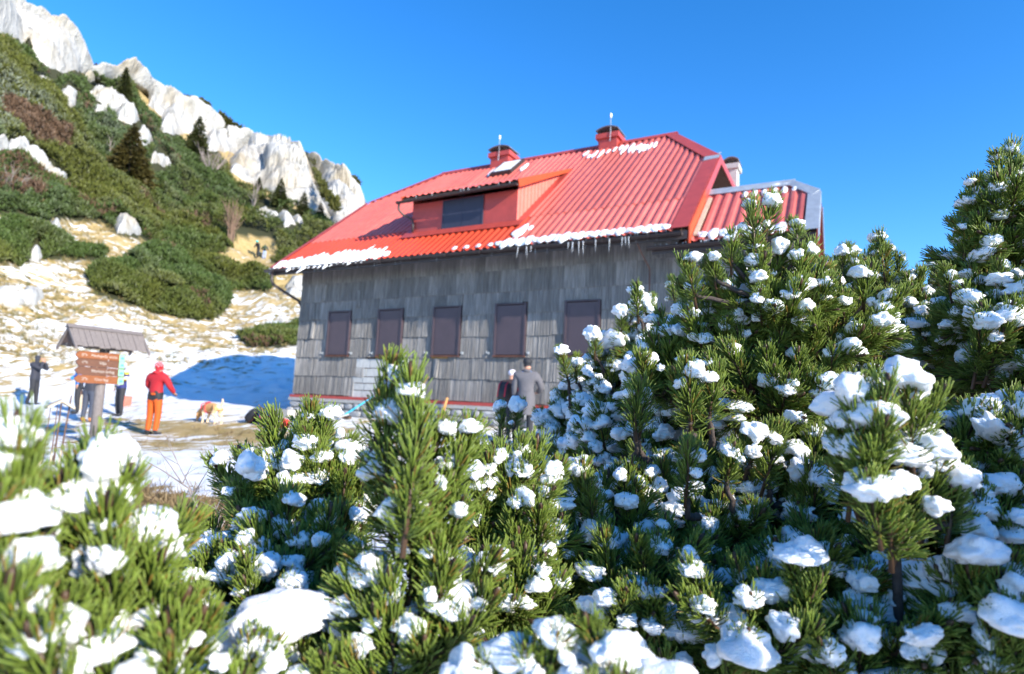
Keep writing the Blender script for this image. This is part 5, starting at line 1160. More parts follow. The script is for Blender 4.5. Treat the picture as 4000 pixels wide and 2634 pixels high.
# ------------------------------------------------------------------ snow-laden mountain pines in the foreground
MT['needle'] = leaf_mat('pine_needles', .42, .22)
def shoot_mesh(seed, L=.11, n=230, nl=.042, r0=.0034, old=0.0):
    r_ = np.random.default_rng(seed); m = n = int(n*.72)
    bend = r_.normal(0, .012, 2)
    t = r_.uniform(0.02, 1, m)**.85; age = t < old
    ph = r_.uniform(0, 2*math.pi, m)
    ang = np.radians(np.where(age, 72-16*t, 60-28*t) + r_.normal(0, 7, m))
    ln = nl*(1.0-.22*t)*r_.uniform(.80, 1.15, m)*np.where(age, .92, 1.0)
    ax = np.stack([bend[0]*t*t, bend[1]*t*t, t*L], -1); rad = np.stack([np.cos(ph), np.sin(ph), np.zeros(m)], -1)
    up = np.array([0, 0, 1.0])
    b = ax+rad*r0
    d1 = rad*np.sin(ang)[:, None]+up*np.cos(ang)[:, None]; a2 = np.clip(ang-np.radians(17+r_.normal(0, 6, m)), 0.03, None)
    d2 = rad*np.sin(a2)[:, None]+up*np.cos(a2)[:, None]
    sw = r_.normal(0, .12, (m, 3)); d1 += sw; d2 += sw; d1 /= np.linalg.norm(d1, axis=1)[:, None]; d2 /= np.linalg.norm(d2, axis=1)[:, None]
    p1 = b+d1*(ln*.5)[:, None]; p2 = p1+d2*(ln*.46)[:, None]; p3 = p2+d2*(ln*.06)[:, None]
    s = np.cross(d1, r_.normal(size=(m, 3))); s /= np.linalg.norm(s, axis=1)[:, None]; q = np.cross(d1, s)
    w = .00112*r_.uniform(.85, 1.15, m)
    ring = lambda p, k: [p+(s*math.cos(a)+q*math.sin(a))*(w*k)[:, None] for a in (0, 2.094, 4.189)]
    V = np.stack(ring(b, .8)+ring(p1, 1.05)+ring(p2, .9)+[p3], 1)       # m x 10 x 3
    o = (np.arange(m)*10)[:, None, None]
    Q = np.array([[0, 1, 4, 3], [1, 2, 5, 4], [2, 0, 3, 5], [3, 4, 7, 6], [4, 5, 8, 7], [5, 3, 6, 8]])
    T = np.array([[6, 7, 9], [7, 8, 9], [8, 6, 9]])
    tri = np.concatenate([Q[:, [0, 1, 2]], Q[:, [0, 2, 3]], T])
    F = (o+tri[None]).reshape(-1, 3)
    c0 = np.array([.038, .068, .013]); c1 = np.array([.155, .215, .032]); ct = np.array([.22, .19, .05])  # needle bases tinted darker, painting shade into the depth of the tuft
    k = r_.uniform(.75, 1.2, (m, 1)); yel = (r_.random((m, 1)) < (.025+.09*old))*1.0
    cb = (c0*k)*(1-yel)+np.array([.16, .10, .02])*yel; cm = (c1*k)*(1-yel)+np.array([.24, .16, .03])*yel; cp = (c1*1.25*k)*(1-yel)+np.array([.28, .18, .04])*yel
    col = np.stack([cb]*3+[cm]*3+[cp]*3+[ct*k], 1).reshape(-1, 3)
    V = V.reshape(-1, 3)
    # woody axis and bud
    st = MB(); st.tube([(0, 0, -.015), (bend[0]*.25, bend[1]*.25, L*.5), (bend[0], bend[1], L)], [.0042, .0036, .0030], 6)
    st.ell((bend[0], bend[1], L+.007), (.0045, .0045, .012), None, 7, 6)
    sv = np.array([tuple(v) for v in st.v]); sf = []
    for f in st.f:
        for i in range(1, len(f)-1): sf.append((f[0], f[i], f[i+1]))
    sf = np.array(sf)+len(V); nV = len(V)
    V = np.concatenate([V, sv]); F = np.concatenate([F, sf]); col = np.concatenate([col, np.tile([[.095, .055, .032]], (len(sv), 1))])
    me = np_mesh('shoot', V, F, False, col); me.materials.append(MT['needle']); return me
SHOOT = [shoot_mesh(s, L=l, n=nn, nl=nl, old=o_) for s, l, nn, nl, o_ in ((1, .085, 240, .040, 0), (2, .10, 260, .042, .2), (3, .12, 300, .044, .35), (4, .14, 320, .042, .45), (5, .075, 220, .038, 0), (6, .11, 280, .046, .3), (7, .17, 360, .043, .5), (8, .09, 250, .040, .1))]
SCRAP = [blob_mesh(s+70, 4, .75, .36, 1.7, .035) for s in range(14)]
BLOB = [blob_mesh(s+10, 4, .6, .30, 1.5, .03) for s in range(12)]
pr = random.Random(11)
UP = Vector((0, 0, 1))
def frame(axis, spin):
    q = UP.rotation_difference(axis); return q.to_matrix().to_4x4() @ Matrix.Rotation(spin, 4, 'Z')
def pine_at(x, y, d): return atd2(x, y, d)
def px_of(p): return to_px(np.array(p))
class Pine:
    def __init__(s, base, label, snowy=.75, capk=1.0, ks=1.0, group='snow covered mountain pines in the foreground'):
        s.base = Vector(base); s.root = empty('mountain_pine', s.base, label, 'pine shrub', group); s.wood = []; s.n = 0; s.snowy = snowy
        s.ck = capk; s.ks = ks
    def branch(s, pts, r0, r1):
        m = MB(); n = len(pts); P = []; R_ = []
        for i in range((n-1)*4+1):                                      # smooth Catmull-Rom run
            k = min(i//4, n-2); t = i/4-k; p0, p1, p2, p3 = (pts[max(k-1, 0)], pts[k], pts[k+1], pts[min(k+2, n-1)])
            P.append(.5*((2*p1)+(p2-p0)*t+(2*p0-5*p1+4*p2-p3)*t*t+(3*p1-p0-3*p2+p3)*t**3)+Vector((pr.gauss(0, r1*.5), pr.gauss(0, r1*.5), pr.gauss(0, r1*.5)))); R_.append(r0+(r1-r0)*i/((n-1)*4))
        m.tube(P, R_, 7); m.obj('branch', MT['bark'], s.root, True); return P
    def shoot(s, tip, axis, k=1.0, snow=None, from_=None, v=None, cap=1.0):
        axis = axis.normalized(); me = SHOOT[v] if v is not None else pr.choice(SHOOT)
        L = max(c[2] for c in me.bound_box_cache) if False else _SL[me.name]
        o = put('shoot', me, s.root, Matrix.Translation(tip-axis*L*k) @ frame(axis, pr.uniform(0, 6.28)) @ Matrix.Diagonal((k, k, k, 1)))
        s.n += 1
        if from_ is not None:
            b = tip-axis*L*k; mid = from_.lerp(b, .55)+Vector((0, 0, -.12*(b-from_).length)); s.tw.tube([from_, mid, b], [.0065, .0055, .0042], 5, False)
        if snow is None: snow = pr.random() < s.snowy
        if snow:
            tilt = axis.z
            if tilt > .55:                                              # a cap sitting in the crown of needles
                w = pr.uniform(.013, .024)*k*cap*s.ck; h = w*pr.uniform(.70, 1.05)
                p = tip+axis*pr.uniform(-.024, .004)*k+Vector((pr.gauss(0, .006), pr.gauss(0, .006), 0))
                put('snow_cap', pr.choice(SCRAP), o, Matrix.Translation(p) @ Matrix.Rotation(pr.uniform(0, 6.28), 4, 'Z') @ Matrix.Rotation(pr.gauss(0, .35), 4, 'X') @ Matrix.Diagonal((w*pr.uniform(.85, 1.35), w*pr.uniform(.8, 1.1), h, 1)))
            else:                                                       # a bolster lying along a sagging shoot
                h = Vector((axis.x, axis.y, axis.z*.6)); h.normalize(); a = math.atan2(h.y, h.x); w = pr.uniform(.014, .025)*k*cap*s.ck
                p = tip-axis*(L*k*.30)+Vector((0, 0, .014*k))
                put('snow_cap', pr.choice(SCRAP), o, Matrix.Translation(p) @ Matrix.Rotation(a, 4, 'Z') @ Matrix.Rotation(-math.asin(max(-1, min(1, h.z))), 4, 'Y') @ Matrix.Diagonal((w*pr.uniform(1.5, 2.2), w, w*pr.uniform(.75, 1.0), 1)))
            if pr.random() < .45:                                       # crumbs caught lower in the needles
                p = tip-axis*pr.uniform(.03, .09)*k+Vector((pr.gauss(0, .018), pr.gauss(0, .018), .005)); w = pr.uniform(.008, .017)*k
                put('snow_cap', pr.choice(SCRAP), o, Matrix.Translation(p) @ Matrix.Rotation(pr.uniform(0, 6), 4, 'Z') @ Matrix.Diagonal((w, w, w*1.1, 1)))
        return o
    def pillow(s, p, w, asp=1.0, h=.55):
        w *= .78; h = max(h, .85); asp = min(asp, 1.45)
        put('snow', pr.choice(BLOB), s.root, Matrix.Translation(p) @ Matrix.Rotation(pr.uniform(0, 6.28), 4, 'Z') @ Matrix.Rotation(pr.gauss(0, .2), 4, 'X') @ Matrix.Diagonal((w*asp, w, w*h, 1)))
    def lobe(s, c, r, spacing=.066, flat=1.0, lo=112, pillows=.22, k=1.0, droop=0.0, skip=None, scale=(.95, 1.25)):
        s.tw = MB()
        c = Vector(c); amax = math.radians(lo); area = 2*math.pi*r*r*(1-math.cos(amax)); n = int(area/(spacing*1.10)**2)
        s.branch([s.base+Vector((pr.gauss(0, .04), pr.gauss(0, .04), 0)), s.base.lerp(c, .45)+Vector((pr.gauss(0, .05), pr.gauss(0, .05), -.05)), c+Vector((0, 0, -.3*r)), c+Vector((0, 0, .35*r))], .016+.012*r, .008)
        for i in range(n):
            z = 1-(1-math.cos(amax))*(i+.5)/n; ph = i*2.39996+pr.gauss(0, .25); q = math.sqrt(max(0, 1-z*z))
            d = Vector((q*math.cos(ph), q*math.sin(ph), z)); rr = r*pr.uniform(.74, 1.06)*(1+.16*math.sin(ph*3+z*4))
            tip = c+Vector((d.x*rr, d.y*rr, d.z*rr*flat))
            if skip and skip(tip): continue
            ax = d*.62+UP*(.78-droop)+Vector((pr.gauss(0, .17), pr.gauss(0, .17), pr.gauss(0, .12)))
            if z < .1: ax = d*.9+UP*.25+Vector((pr.gauss(0, .2), pr.gauss(0, .2), pr.gauss(0, .15)))
            s.shoot(tip, ax, k*pr.uniform(*scale), from_=c+Vector((d.x, d.y, d.z-.5))*r*.35, snow=(pr.random() < s.snowy*(1.0 if z > .15 else .65)))
            if pr.random() < pillows:
                s.pillow(c+Vector((d.x*rr*.86, d.y*rr*.86, d.z*rr*flat*.86-.02)), pr.uniform(.018, .036)*k*s.ck*.85, pr.uniform(1, 1.6), pr.uniform(.65, .95))
        if s.tw.f: s.tw.obj('twigs', MT['twig'], s.root)
    def leader(s, x, y, d, k=1.0, v=None, tilt=(0, 0), snow=True, stem=None, cap=1.0):
        k = k*s.ks; s.tw = MB(); tip = pine_at(x, y, d); ax = UP+Vector(CR)*(tilt[0]+pr.gauss(0, .13))-Vector(CF)*(tilt[1]+pr.gauss(0, .13))
        s.shoot(tip, ax, k, snow, None, v, cap)
        if stem is not None: s.branch([stem, stem.lerp(tip-ax.normalized()*_SL[SHOOT[v if v is not None else 2].name]*k, .5)+Vector((pr.gauss(0, .01), pr.gauss(0, .01), -.01)), tip-ax.normalized()*_SL[SHOOT[v if v is not None else 2].name]*k*.8], .0085, .005)
_SL = {me.name: L for me, L in zip(SHOOT, (.085, .10, .12, .14, .075, .11, .17, .09))}
def gz(p): return Vector((p.x, p.y, float(ground_z(p.x, p.y))-.05))
def P2(x, y, d): return pine_at(x, y, d)

# the tall pine in front of the annex
A = Pine(gz(P2(1850, 1100, 1.75)), 'tall sunlit pine with snow capped tips in front of the annex roof', .85)
trunk = A.branch([A.base, P2(1850, 1150, 1.72), P2(1845, 900, 1.70), P2(1800, 720, 1.65), P2(1780, 600, 1.62)], .026, .009)
for (x, y, dd, r, sp) in ((1790, 720, 1.66, .17, .062), (1680, 790, 1.75, .17, .064), (1920, 790, 1.68, .19, .064), (1780, 930, 1.60, .19, .066), (1600, 880, 1.80, .20, .066), (1960, 960, 1.62, .17, .068)):
    A.lobe(P2(x, y, dd), r, sp*1.10, pillows=.20)
for (x, y, k, v, t) in ((1745, 472, 1.05, 6, (-.10, .0)), (1795, 462, 1.05, 5, (.12, .05)), (1850, 512, .85, 4, (.15, 0)), (1700, 545, .95, 1, (-.1, 0)), (1615, 602, 1.0, 2, (-.25, 0)), (1660, 600, .85, 0, (-.1, 0)), (1820, 556, 1.1, 2, (.05, .1)), (1885, 566, .95, 3, (.25, 0)), (1760, 560, .9, 1, (0, .1))):
    A.leader(x, y, 1.62, k, v, t, True, P2(1790, 690, 1.64))
# left flank running down to the terrace
B = Pine(gz(P2(1420, 1150, 2.3)), 'shaded blue white pine thicket sloping down to the hut wall', .97, 1.5)
B2 = None
for (x, y, dd, r) in ((1545, 850, 2.45, .24), (1455, 930, 2.40, .24), (1370, 1000, 2.50, .22), (1580, 980, 2.15, .24), (1420, 1080, 2.15, .22), (1255, 1090, 2.50, .17), (1300, 1150, 2.15, .19), (1500, 1080, 1.95, .22)):
    if y > 1050 and B2 is None: B2 = Pine(gz(P2(1400, 1250, 2.0)), 'low shaded pine at the foot of the blue white thicket', .97, 1.5)
    (B2 or B).lobe(P2(x, y, dd), r, .080, lo=105, pillows=.42, droop=.35)
for (x, y, k, v, t) in ((1305, 815, 1.0, 3, (-.1, 0)), (1340, 830, .9, 1, (.1, 0)), (1475, 672, 1.0, 2, (0, 0)), (1510, 690, .9, 0, (.1, 0)), (1385, 775, .9, 1, (-.2, 0)), (1440, 720, .9, 2, (-.1, 0)), (1160, 945, 1.05, 3, (-.25, 0)), (1200, 935, 1.0, 2, (.1, 0)), (1560, 650, .9, 1, (0, 0))):
    B.leader(x, y, 2.3, k, v, t, True, P2(x+20, y+130, 2.35))
# lower front part in shade
D = Pine(gz(P2(1600, 1450, 1.45)), 'dark lower pine with thick shaded snow below the tall pine', .9, 1.1)
D2 = None
for (x, y, dd, r) in ((1560, 1200, 1.55, .18), (1720, 1180, 1.50, .18), (1420, 1250, 1.45, .17), (1650, 1330, 1.35, .17), (1830, 1250, 1.40, .17), (1330, 1330, 1.35, .15), (1500, 1400, 1.20, .15), (1880, 1120, 1.5, .15), (1340, 1580, 1.2, .18), (1600, 1580, 1.12, .17), (1820, 1640, 1.1, .17), (1120, 1640, 1.1, .16)):
    if y > 1390 and D2 is None: D2 = Pine(gz(P2(1450, 1750, 1.2)), 'deep shaded pine along the bottom edge right of centre', .9, 1.1)
    (D2 if y > 1390 else D).lobe(P2(x, y, dd), r, .072, lo=105, pillows=.2, droop=.25, k=.95)
for (x, y, dd, k, v, t) in ((1605, 845, 1.35, 1.15, 3, (0, 0)), (1645, 860, 1.35, 1.05, 2, (.15, 0)), (1575, 870, 1.37, 1.0, 2, (-.2, 0)), (1460, 895, 1.45, 1.0, 2, (-.1, 0)), (1500, 905, 1.45, 1.0, 1, (.15, 0)), (1610, 1035, 1.25, .95, 2, (.1, 0)), (1360, 1085, 1.35, 1.1, 3, (-.05, .1)), (1390, 1120, 1.33, .9, 2, (.15, .1)), (1770, 985, 1.35, 1.0, 2, (-.1, 0)), (1815, 1000, 1.35, 1.0, 3, (.15, 0)), (1700, 1040, 1.3, .9, 1, (0, 0))):
    D.leader(x, y, dd, k, v, t, True, P2(x+10, y+170, dd+.04))
# right: tall pine at the frame edge and the bushes behind it
E_ = Pine(gz(P2(2420, 1100, 1.75)), 'tall pine reaching into the sky at the right edge', .8)
E_.branch([E_.base, P2(2420, 900, 1.75), P2(2380, 650, 1.72), P2(2345, 480, 1.70)], .024, .008)
for (x, y, dd, r) in ((2345, 480, 1.72, .12), (2310, 590, 1.74, .13), (2420, 560, 1.75, .18), (2330, 740, 1.65, .17), (2420, 850, 1.55, .2), (2250, 820, 1.75, .15)):
    E_.lobe(P2(x, y, dd), r, .067, pillows=.25)
for (x, y, k, v, t) in ((2350, 342, 1.1, 6, (0, 0)), (2310, 360, .85, 1, (-.2, 0)), (2265, 415, 1.0, 2, (-.25, 0)), (2290, 440, .9, 0, (-.1, 0)), (2375, 370, 1.0, 3, (.2, 0)), (2222, 515, 1.05, 3, (-.3, 0)), (2250, 525, .9, 1, (0, 0)), (2280, 530, .9, 5, (.1, 0))):
    E_.leader(x, y, 1.72, k, v, t, True, P2(2345, 520, 1.72))
Fb = Pine(gz(P2(2120, 1000, 2.4)), 'sunlit pine behind with a lone upright leader against the sky', .85)
for (x, y, dd, r) in ((2090, 730, 2.35, .2), (2180, 760, 2.5, .22), (2000, 740, 2.4, .16), (2130, 860, 2.1, .22), (2230, 900, 2.0, .2), (2060, 930, 1.95, .17), (1960, 640, 2.5, .12)):
    Fb.lobe(P2(x, y, dd), r, .076, pillows=.25)
for (x, y, k, v, t) in ((2045, 548, 1.2, 6, (0, 0)), (2030, 580, .9, 1, (-.2, 0)), (2075, 575, .9, 2, (.2, 0)), (2100, 600, .95, 2, (.1, 0)), (2170, 610, .95, 1, (-.1, 0)), (2200, 625, 1.0, 3, (.1, 0)), (1960, 575, 1.0, 2, (0, 0)), (1985, 600, .9, 1, (.1, 0)), (2130, 640, .9, 0, (0, 0))):
    Fb.leader(x, y, 2.3, k, v, t, True, P2(x, y+130, 2.35))
# near right, a little out of focus
G_ = Pine(gz(P2(2080, 1500, 1.05)), 'bright pine sprig with heavy snow in the right foreground', .95, 1.2, 1.08)
G_.branch([G_.base, P2(2090, 1480, 1.03), P2(2085, 1250, 1.0), P2(2060, 1080, .98)], .011, .0035)
for (x, y, dd, k, v, t) in ((1985, 900, .97, .95, 3, (-.1, 0)), (2020, 905, .97, 1.0, 2, (.1, 0)), (1950, 960, .99, .95, 2, (-.35, 0)), (2115, 880, .99, .95, 3, (.05, 0)), (2140, 905, 1.0, .85, 2, (.2, 0)), (2060, 975, .93, .95, 5, (0, .25)), (1990, 1040, .95, .95, 5, (-.3, .2)), (2190, 1050, 1.0, 1.0, 3, (.3, 0)), (2215, 1080, 1.02, .95, 2, (.4, 0)), (2020, 1110, .92, .9, 1, (-.2, .35)), (2090, 1130, .92, .95, 2, (.1, .4)), (2150, 1160, .95, .95, 5, (.3, .3)), (1935, 1010, 1.0, .9, 3, (-.5, .0)), (2060, 930, 1.04, 1.0, 2, (0, 0)), (2130, 1000, 1.02, 1.0, 3, (.2, 0)), (1990, 980, 1.03, 1.0, 3, (-.2, 0))):
    G_.leader(x, y, dd, k, v, t, True, P2(2080, 1190, .99), 1.1)
for (x, y, dd, w, a) in ((1950, 950, 1.02, .045, 1.3), (2150, 1040, 1.0, .05, 1.6), (2090, 1060, .99, .04, 1.4), (2010, 1130, .93, .032, 1.2), (2100, 1020, 1.03, .06, 1.4)): G_.pillow(P2(x, y, dd), w, a, .7)
H_ = Pine(gz(P2(2150, 1650, 1.25)), 'shaded pine weighed down by rounded snow pillows at bottom right', .98, 1.2)
for (x, y, dd, r) in ((2230, 1120, 1.35, .17), (1900, 1400, 1.15, .15), (2300, 1260, 1.15, .15), (2100, 1350, 1.25, .17), (2330, 1450, .95, .12), (2180, 1530, 1.0, .13), (1980, 1560, 1.0, .13), (1750, 1480, 1.05, .13), (2350, 1050, 1.3, .15)):
    H_.lobe(P2(x, y, dd), r, .074, lo=100, pillows=.34, droop=.45, k=.95)
for (x, y, dd, w, a) in ((1860, 1290, 1.0, .038, 1.25), (2160, 1360, 1.05, .055, 1.4), (2270, 1290, .95, .042, 1.3), (1735, 1510, .95, .05, 1.2), (2360, 1440, .85, .04, 1.2), (2060, 1420, 1.05, .03, 1.2), (2250, 1130, 1.2, .05, 1.4)): H_.pillow(P2(x, y, dd), w, a, .8); [H_.leader(x+q*22, y+40, dd+.01, .9, 2+q % 2, (q*.35, .3), False, P2(x, y+150, dd+.03)) for q in (-1, 0, 1)]
# centre foreground candle
I_ = Pine(gz(P2(960, 1650, .95)), 'bright upright pine candle in the centre foreground', .85, .9, 1.10)
I_.branch([I_.base, P2(965, 1560, .95), P2(975, 1350, .93), P2(965, 1180, .92)], .012, .006)
for (x, y, dd, k, v, t, c_) in ((955, 872, .92, 1.05, 6, (-.06, 0), 1.25), (925, 850, .95, 1.0, 3, (-.12, 0), 1.1), (905, 935, .94, 1.0, 3, (-.3, -.1), 1.3), (975, 960, .90, 1.0, 6, (.05, .05), .6), (1035, 1000, .96, 1.0, 3, (.25, 0), 1.1), (1090, 1000, .97, 1.05, 3, (.35, 0), 1.1), (1060, 1060, .94, 1.0, 6, (.3, .05), .7), (1010, 1130, .90, 1.0, 6, (.12, .1), .7), (935, 1150, .88, 1.0, 5, (-.15, .25), 1.5), (985, 1170, .87, .95, 2, (.1, .3), .9), (865, 1080, .96, 1.0, 3, (-.5, 0), 1.2), (840, 1290, .90, 1.0, 3, (-.5, .1), 1.4), (780, 1380, .88, 1.0, 5, (-.7, .15), 1.3), (870, 1420, .86, 1.0, 3, (-.4, .3), .8), (950, 1480, .85, 1.0, 5, (-.05, .5), .8), (1040, 1320, .90, 1.0, 3, (.35, .2), .9), (1160, 1300, .95, 1.0, 3, (.6, .1), 1.1), (1110, 1390, .90, 1.0, 5, (.5, .25), .8), (1000, 1270, .88, 1.05, 6, (.05, .2), .6), (1075, 1180, .93, 1.05, 6, (.25, .1), .6), (820, 1480, .84, 1.0, 2, (-.5, .3), .7), (1030, 1440, .86, .95, 2, (.3, .4), .8), (900, 1350, .87, 1.0, 6, (-.2, .2), .6)):
    I_.leader(x, y, dd, k, v, t, pr.random() < .92, P2(968, min(y+150, 1540), .94), c_)
for (x, y, dd, w, a) in ((850, 1330, .92, .045, 1.4), (1040, 1400, .93, .05, 1.6), (750, 1420, .90, .03, 1.2), (890, 1060, .97, .028, 1.5), (1000, 1420, .95, .05, 1.8), (950, 1460, .86, .028, 1.0)): I_.pillow(P2(x, y, dd), w, a, .7)
# mid left bush
J_ = Pine(gz(P2(700, 1350, 1.35)), 'sunlit pine bush left of the centre candle', .9)
for (x, y, dd, r) in ((720, 1100, 1.36, .13), (640, 1140, 1.38, .12), (780, 1200, 1.32, .13), (650, 1270, 1.25, .13), (560, 1320, 1.2, .11), (720, 1330, 1.15, .13), (620, 1450, 1.05, .12), (1180, 1150, 1.30, .13), (1200, 1270, 1.25, .13), (1160, 1400, 1.15, .12), (500, 1420, 1.1, .1), (740, 1500, .98, .1)):
    J_.lobe(P2(x, y, dd), r, .070, pillows=.25, lo=108, droop=.1)
for (x, y, dd, k, v, t) in ((725, 945, 1.32, 1.0, 3, (-.05, 0)), (760, 965, 1.32, 1.05, 6, (.15, 0)), (690, 985, 1.33, 1.0, 3, (-.2, 0)), (740, 1040, 1.28, 1.05, 6, (.05, .1)), (800, 1050, 1.32, 1.1, 6, (.2, 0)), (655, 1040, 1.34, .95, 2, (-.3, 0)), (700, 1090, 1.28, 1.0, 3, (0, .15)), (610, 1085, 1.36, .95, 2, (-.4, 0)), (850, 1100, 1.3, 1.05, 3, (.25, 0)), (1130, 1065, 1.25, 1.0, 3, (0, 0)), (1150, 1100, 1.25, 1.0, 2, (.1, 0))):
    J_.leader(x, y, dd, k, v, t, True, P2(x+(710-x)*.4, y+150, dd+.02))
# near left, out of focus
K_ = Pine(gz(P2(220, 1700, .75)), 'blurred bright green pine filling the lower left corner', .85, .82, 1.18)
K_.branch([K_.base, P2(230, 1500, .74), P2(240, 1300, .74)], .012, .006); K_.branch([K_.base, P2(60, 1500, .64), P2(40, 1300, .62)], .012, .006)
for (x, y, dd, k, v, t, c_) in ((30, 1000, .60, .95, 6, (-.05, 0), 1.2), (75, 1050, .62, .9, 3, (.2, 0), .8), (5, 1080, .60, .95, 3, (-.2, 0), .9), (235, 1040, .74, 1.0, 6, (.1, 0), 1.5), (205, 1080, .75, .95, 3, (-.2, 0), 1.1), (275, 1110, .73, .95, 3, (.2, .05), 1.1), (160, 1130, .70, .95, 3, (-.1, .1), 1.3), (130, 1210, .70, .95, 6, (-.25, .1), .7), (255, 1180, .70, 1.0, 6, (.15, .15), .6), (20, 1170, .58, .9, 3, (-.1, .1), 1.4), (90, 1240, .62, .9, 6, (.2, .1), .8), (50, 1290, .58, .9, 5, (0, .25), 1.2), (200, 1260, .68, .95, 5, (-.05, .25), .7), (330, 1230, .76, .95, 3, (.1, 0), 1.6), (385, 1250, .78, 1.0, 3, (.3, 0), 1.5), (300, 1280, .72, .95, 6, (-.1, .1), .7), (360, 1310, .72, 1.0, 6, (.1, .15), .6), (440, 1210, .85, 1.0, 3, (.3, 0), .4), (250, 1300, .66, .9, 3, (-.1, .2), 1.2), (345, 1385, .70, .9, 3, (-.05, .1), 1.1), (415, 1390, .72, 1.0, 3, (.3, 0), 1.5), (400, 1450, .68, 1.0, 6, (.15, .15), .6), (450, 1480, .68, .95, 5, (.35, .2), .6), (100, 1350, .56, .9, 5, (.1, .3), .9), (30, 1400, .55, .9, 6, (-.1, .2), .8), (150, 1430, .58, .95, 3, (.2, .3), 1.0), (70, 1480, .54, .9, 3, (0, .35), .8), (270, 1450, .62, .95, 5, (.1, .3), .7), (330, 1530, .62, .95, 5, (.2, .3), .6), (480, 1550, .7, .95, 2, (.3, .2), .7)):
    K_.leader(x, y, dd, k, v, t, pr.random() < .9, P2(min(x*.75+60, 300), min(y+170, 1600), dd+.02), c_)
for (x, y, dd, w, a) in ((225, 1510, .60, .026, 1.3), (120, 1575, .57, .028, 1.4), (310, 1590, .60, .026, 1.4), (150, 1300, .70, .02, 1.2), (262, 1270, .76, .022, 1.6)): K_.pillow(P2(x, y, dd), w, a, .7)
# bottom centre snow-buried tips close to the lens
L_ = Pine(gz(P2(1250, 1900, .75)), 'snow buried pine tips at the bottom centre edge', .9)
for (x, y, dd, w, a) in ((1290, 1475, .74, .030, 1.0), (1190, 1530, .76, .042, 1.5), (1430, 1540, .74, .046, 1.3), (1350, 1590, .74, .045, 1.5), (1080, 1575, .74, .04, 1.4), (1530, 1600, .70, .045, 1.5)): L_.pillow(P2(x, y, dd), w, a, .75)
for (x, y, dd, k, v, t) in ((1310, 1490, .73, .9, 3, (.2, .1)), (1400, 1480, .71, .85, 2, (-.1, .1)), (1240, 1545, .72, .9, 5, (-.1, .3)), (1330, 1580, .69, .9, 2, (.1, .3)), (1120, 1560, .74, .9, 3, (-.3, .2)), (1450, 1600, .68, .9, 3, (.2, .3)), (600, 1490, .80, .95, 3, (.1, .1)), (640, 1540, .78, .95, 5, (.2, .2)), (690, 1570, .78, .95, 2, (0, .3))):
    L_.leader(x, y, dd, k, v, t, True, P2(x, y+160, dd+.03), 1.0)
L_.pillow(P2(650, 1450, .86), .055, 1.4, .7); L_.pillow(P2(540, 1500, .85), .04, 1.3, .7)
# the thicket goes on to the right of the frame and shades the lower branches
N_ = None; nl = 0
for (a, b, c_, r) in ((1.55, 1.15, .28, .26), (1.5, .65, .20, .28), (1.75, .2, .25, .30), (2.0, 1.5, .35, .28), (1.45, 1.55, .05, .24), (1.6, 1.0, -.1, .28), (2.1, .8, .45, .3), (1.9, -.3, .2, .3), (1.35, .35, -.15, .22), (1.32, .55, .03, .26), (1.75, .5, .28, .3), (1.45, .05, .1, .28), (1.6, .75, .1, .28), (1.15, .62, -.12, .2), (1.9, .35, .35, .3), (1.25, .2, .0, .24)):
    if nl % 4 == 0: N_ = Pine(gz(Vector(C+CR*(a+.1)+CF*b-CU*.9)), 'dense pine thicket continuing beyond the right edge of the view', .9)
    nl += 1
    N_.lobe(Vector(C)+Vector((CR[0], CR[1], 0)).normalized()*a+Vector((CF[0], CF[1], 0)).normalized()*b+UP*(c_-.15), r, .092, pillows=.35, lo=120)
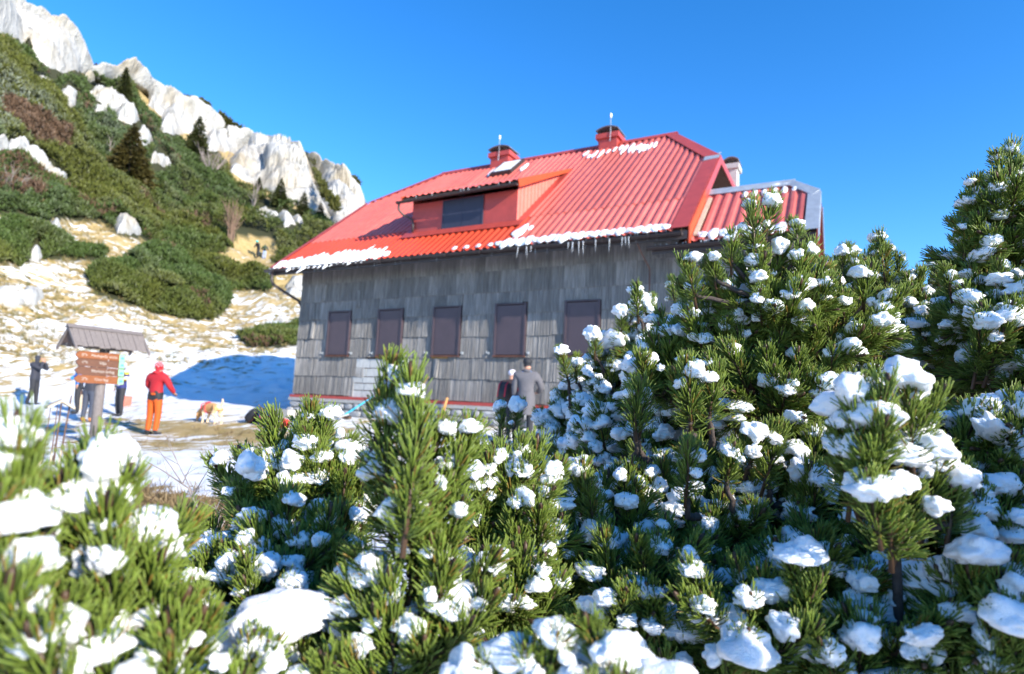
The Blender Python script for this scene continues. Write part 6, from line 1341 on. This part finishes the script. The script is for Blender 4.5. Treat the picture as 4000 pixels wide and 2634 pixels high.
# bare twigs and dry stalks between the bush and the terrace
def stalk(x, y, d, pts, w, mat, lab, br=6, name='dry_twig', cat='twig'):
    P = [P2(x+a, y+b, d) for a, b in pts]; m = MB(); m.tube(P, [w*(1-.7*i/(len(P)-1)) for i in range(len(P))], 6); P[0].z -= .04
    for k in range(br):
        i = pr.randint(0, len(P)-2); q = P[i].lerp(P[i+1], pr.random()); dv = Vector((pr.gauss(0, 1), pr.gauss(0, 1), pr.uniform(.2, 1.3))).normalized(); l = (P[-1]-P[0]).length*pr.uniform(.15, .4)
        m.tube([q, q+dv*l*.5+Vector((0, 0, .02*l)), q+dv*l], [w*.5, w*.35, w*.15], 4)
    o = m.obj(name, mat, None); tag(o, lab, cat, 'bare twigs in the snow')
stalk(500, 1265, 2.6, [(0, 60), (-15, -20), (-40, -80), (-62, -130), (-120, -170), (-175, -200)], .006, MT['deadwood'], 'longest grey bare twig leaning left over the dirt bank', 8)
stalk(450, 1130, 2.9, [(10, 120), (0, 20), (-30, -40), (-60, -100)], .004, MT['deadwood'], 'thin grey bare twig curving up before the red figure', 5)
stalk(120, 1180, 2.4, [(-10, 60), (0, 0), (20, -60), (60, -110), (95, -150)], .004, MT['twig'], 'reddish bare twig at far left behind the blurred pine', 6)
stalk(470, 1240, 2.7, [(0, 60), (30, 10), (40, -40), (28, -70)], .005, MT['deadwood'], 'hooked grey twig beside the mid left pine bush', 4)
stalk(330, 1190, 3.2, [(-20, 60), (0, 0), (40, -50), (70, -90)], .003, MT['twig'], 'short brown twig on the brown dirt bank', 5)

# dry grass on the dirt bank and between the snow on the terrace
n = 900; bx = np.concatenate([rng.normal(6.5, 1.5, n), rng.uniform(-5, 9, 700)]); by = np.concatenate([rng.normal(-8.72, .26, n), rng.uniform(-7.6, -2.4, 700)])
keep = np.concatenate([np.ones(n, bool), fbm(bx[n:]*.9, by[n:]*1.7, 0, 2, 61) > .12]); bx, by = bx[keep], by[keep]
P = np.stack([bx, by, ground_z(bx, by)], -1)
V, F, col = tufts(P, np.tile([[0.1, -.1, .9]], (len(P), 1)), rng.uniform(.04, .15, len(P)), np.full((len(P), 3), (.13, .085, .04)), np.array([[.36, .26, .13]])*rng.uniform(.6, 1.1, (len(P), 1)), 9, .7, .045, .1)
tag(link('dry_grass', np_mesh('dry_grass', V, F, False, col), None, MT['leaf']), 'dry brown grass on the dirt bank and terrace', 'grass', kind='stuff')
cl = MB()
for k in range(260):
    x, y = pr.gauss(6.5, 1.3), pr.gauss(-8.75, .2); w = pr.uniform(.02, .07)
    cl.ell((x, y, float(ground_z(x, y))+w*.2), (w, w*.8, w*.6), Matrix.Rotation(pr.uniform(0, 3), 3, 'Z'), 7, 5, lambda d: 1+.3*math.sin(d.x*5+d.y*7+d.z*3))
tag(cl.obj('soil_clods', MT['soil'], None), 'brown soil clods of the eroded bank', 'soil', kind='stuff')
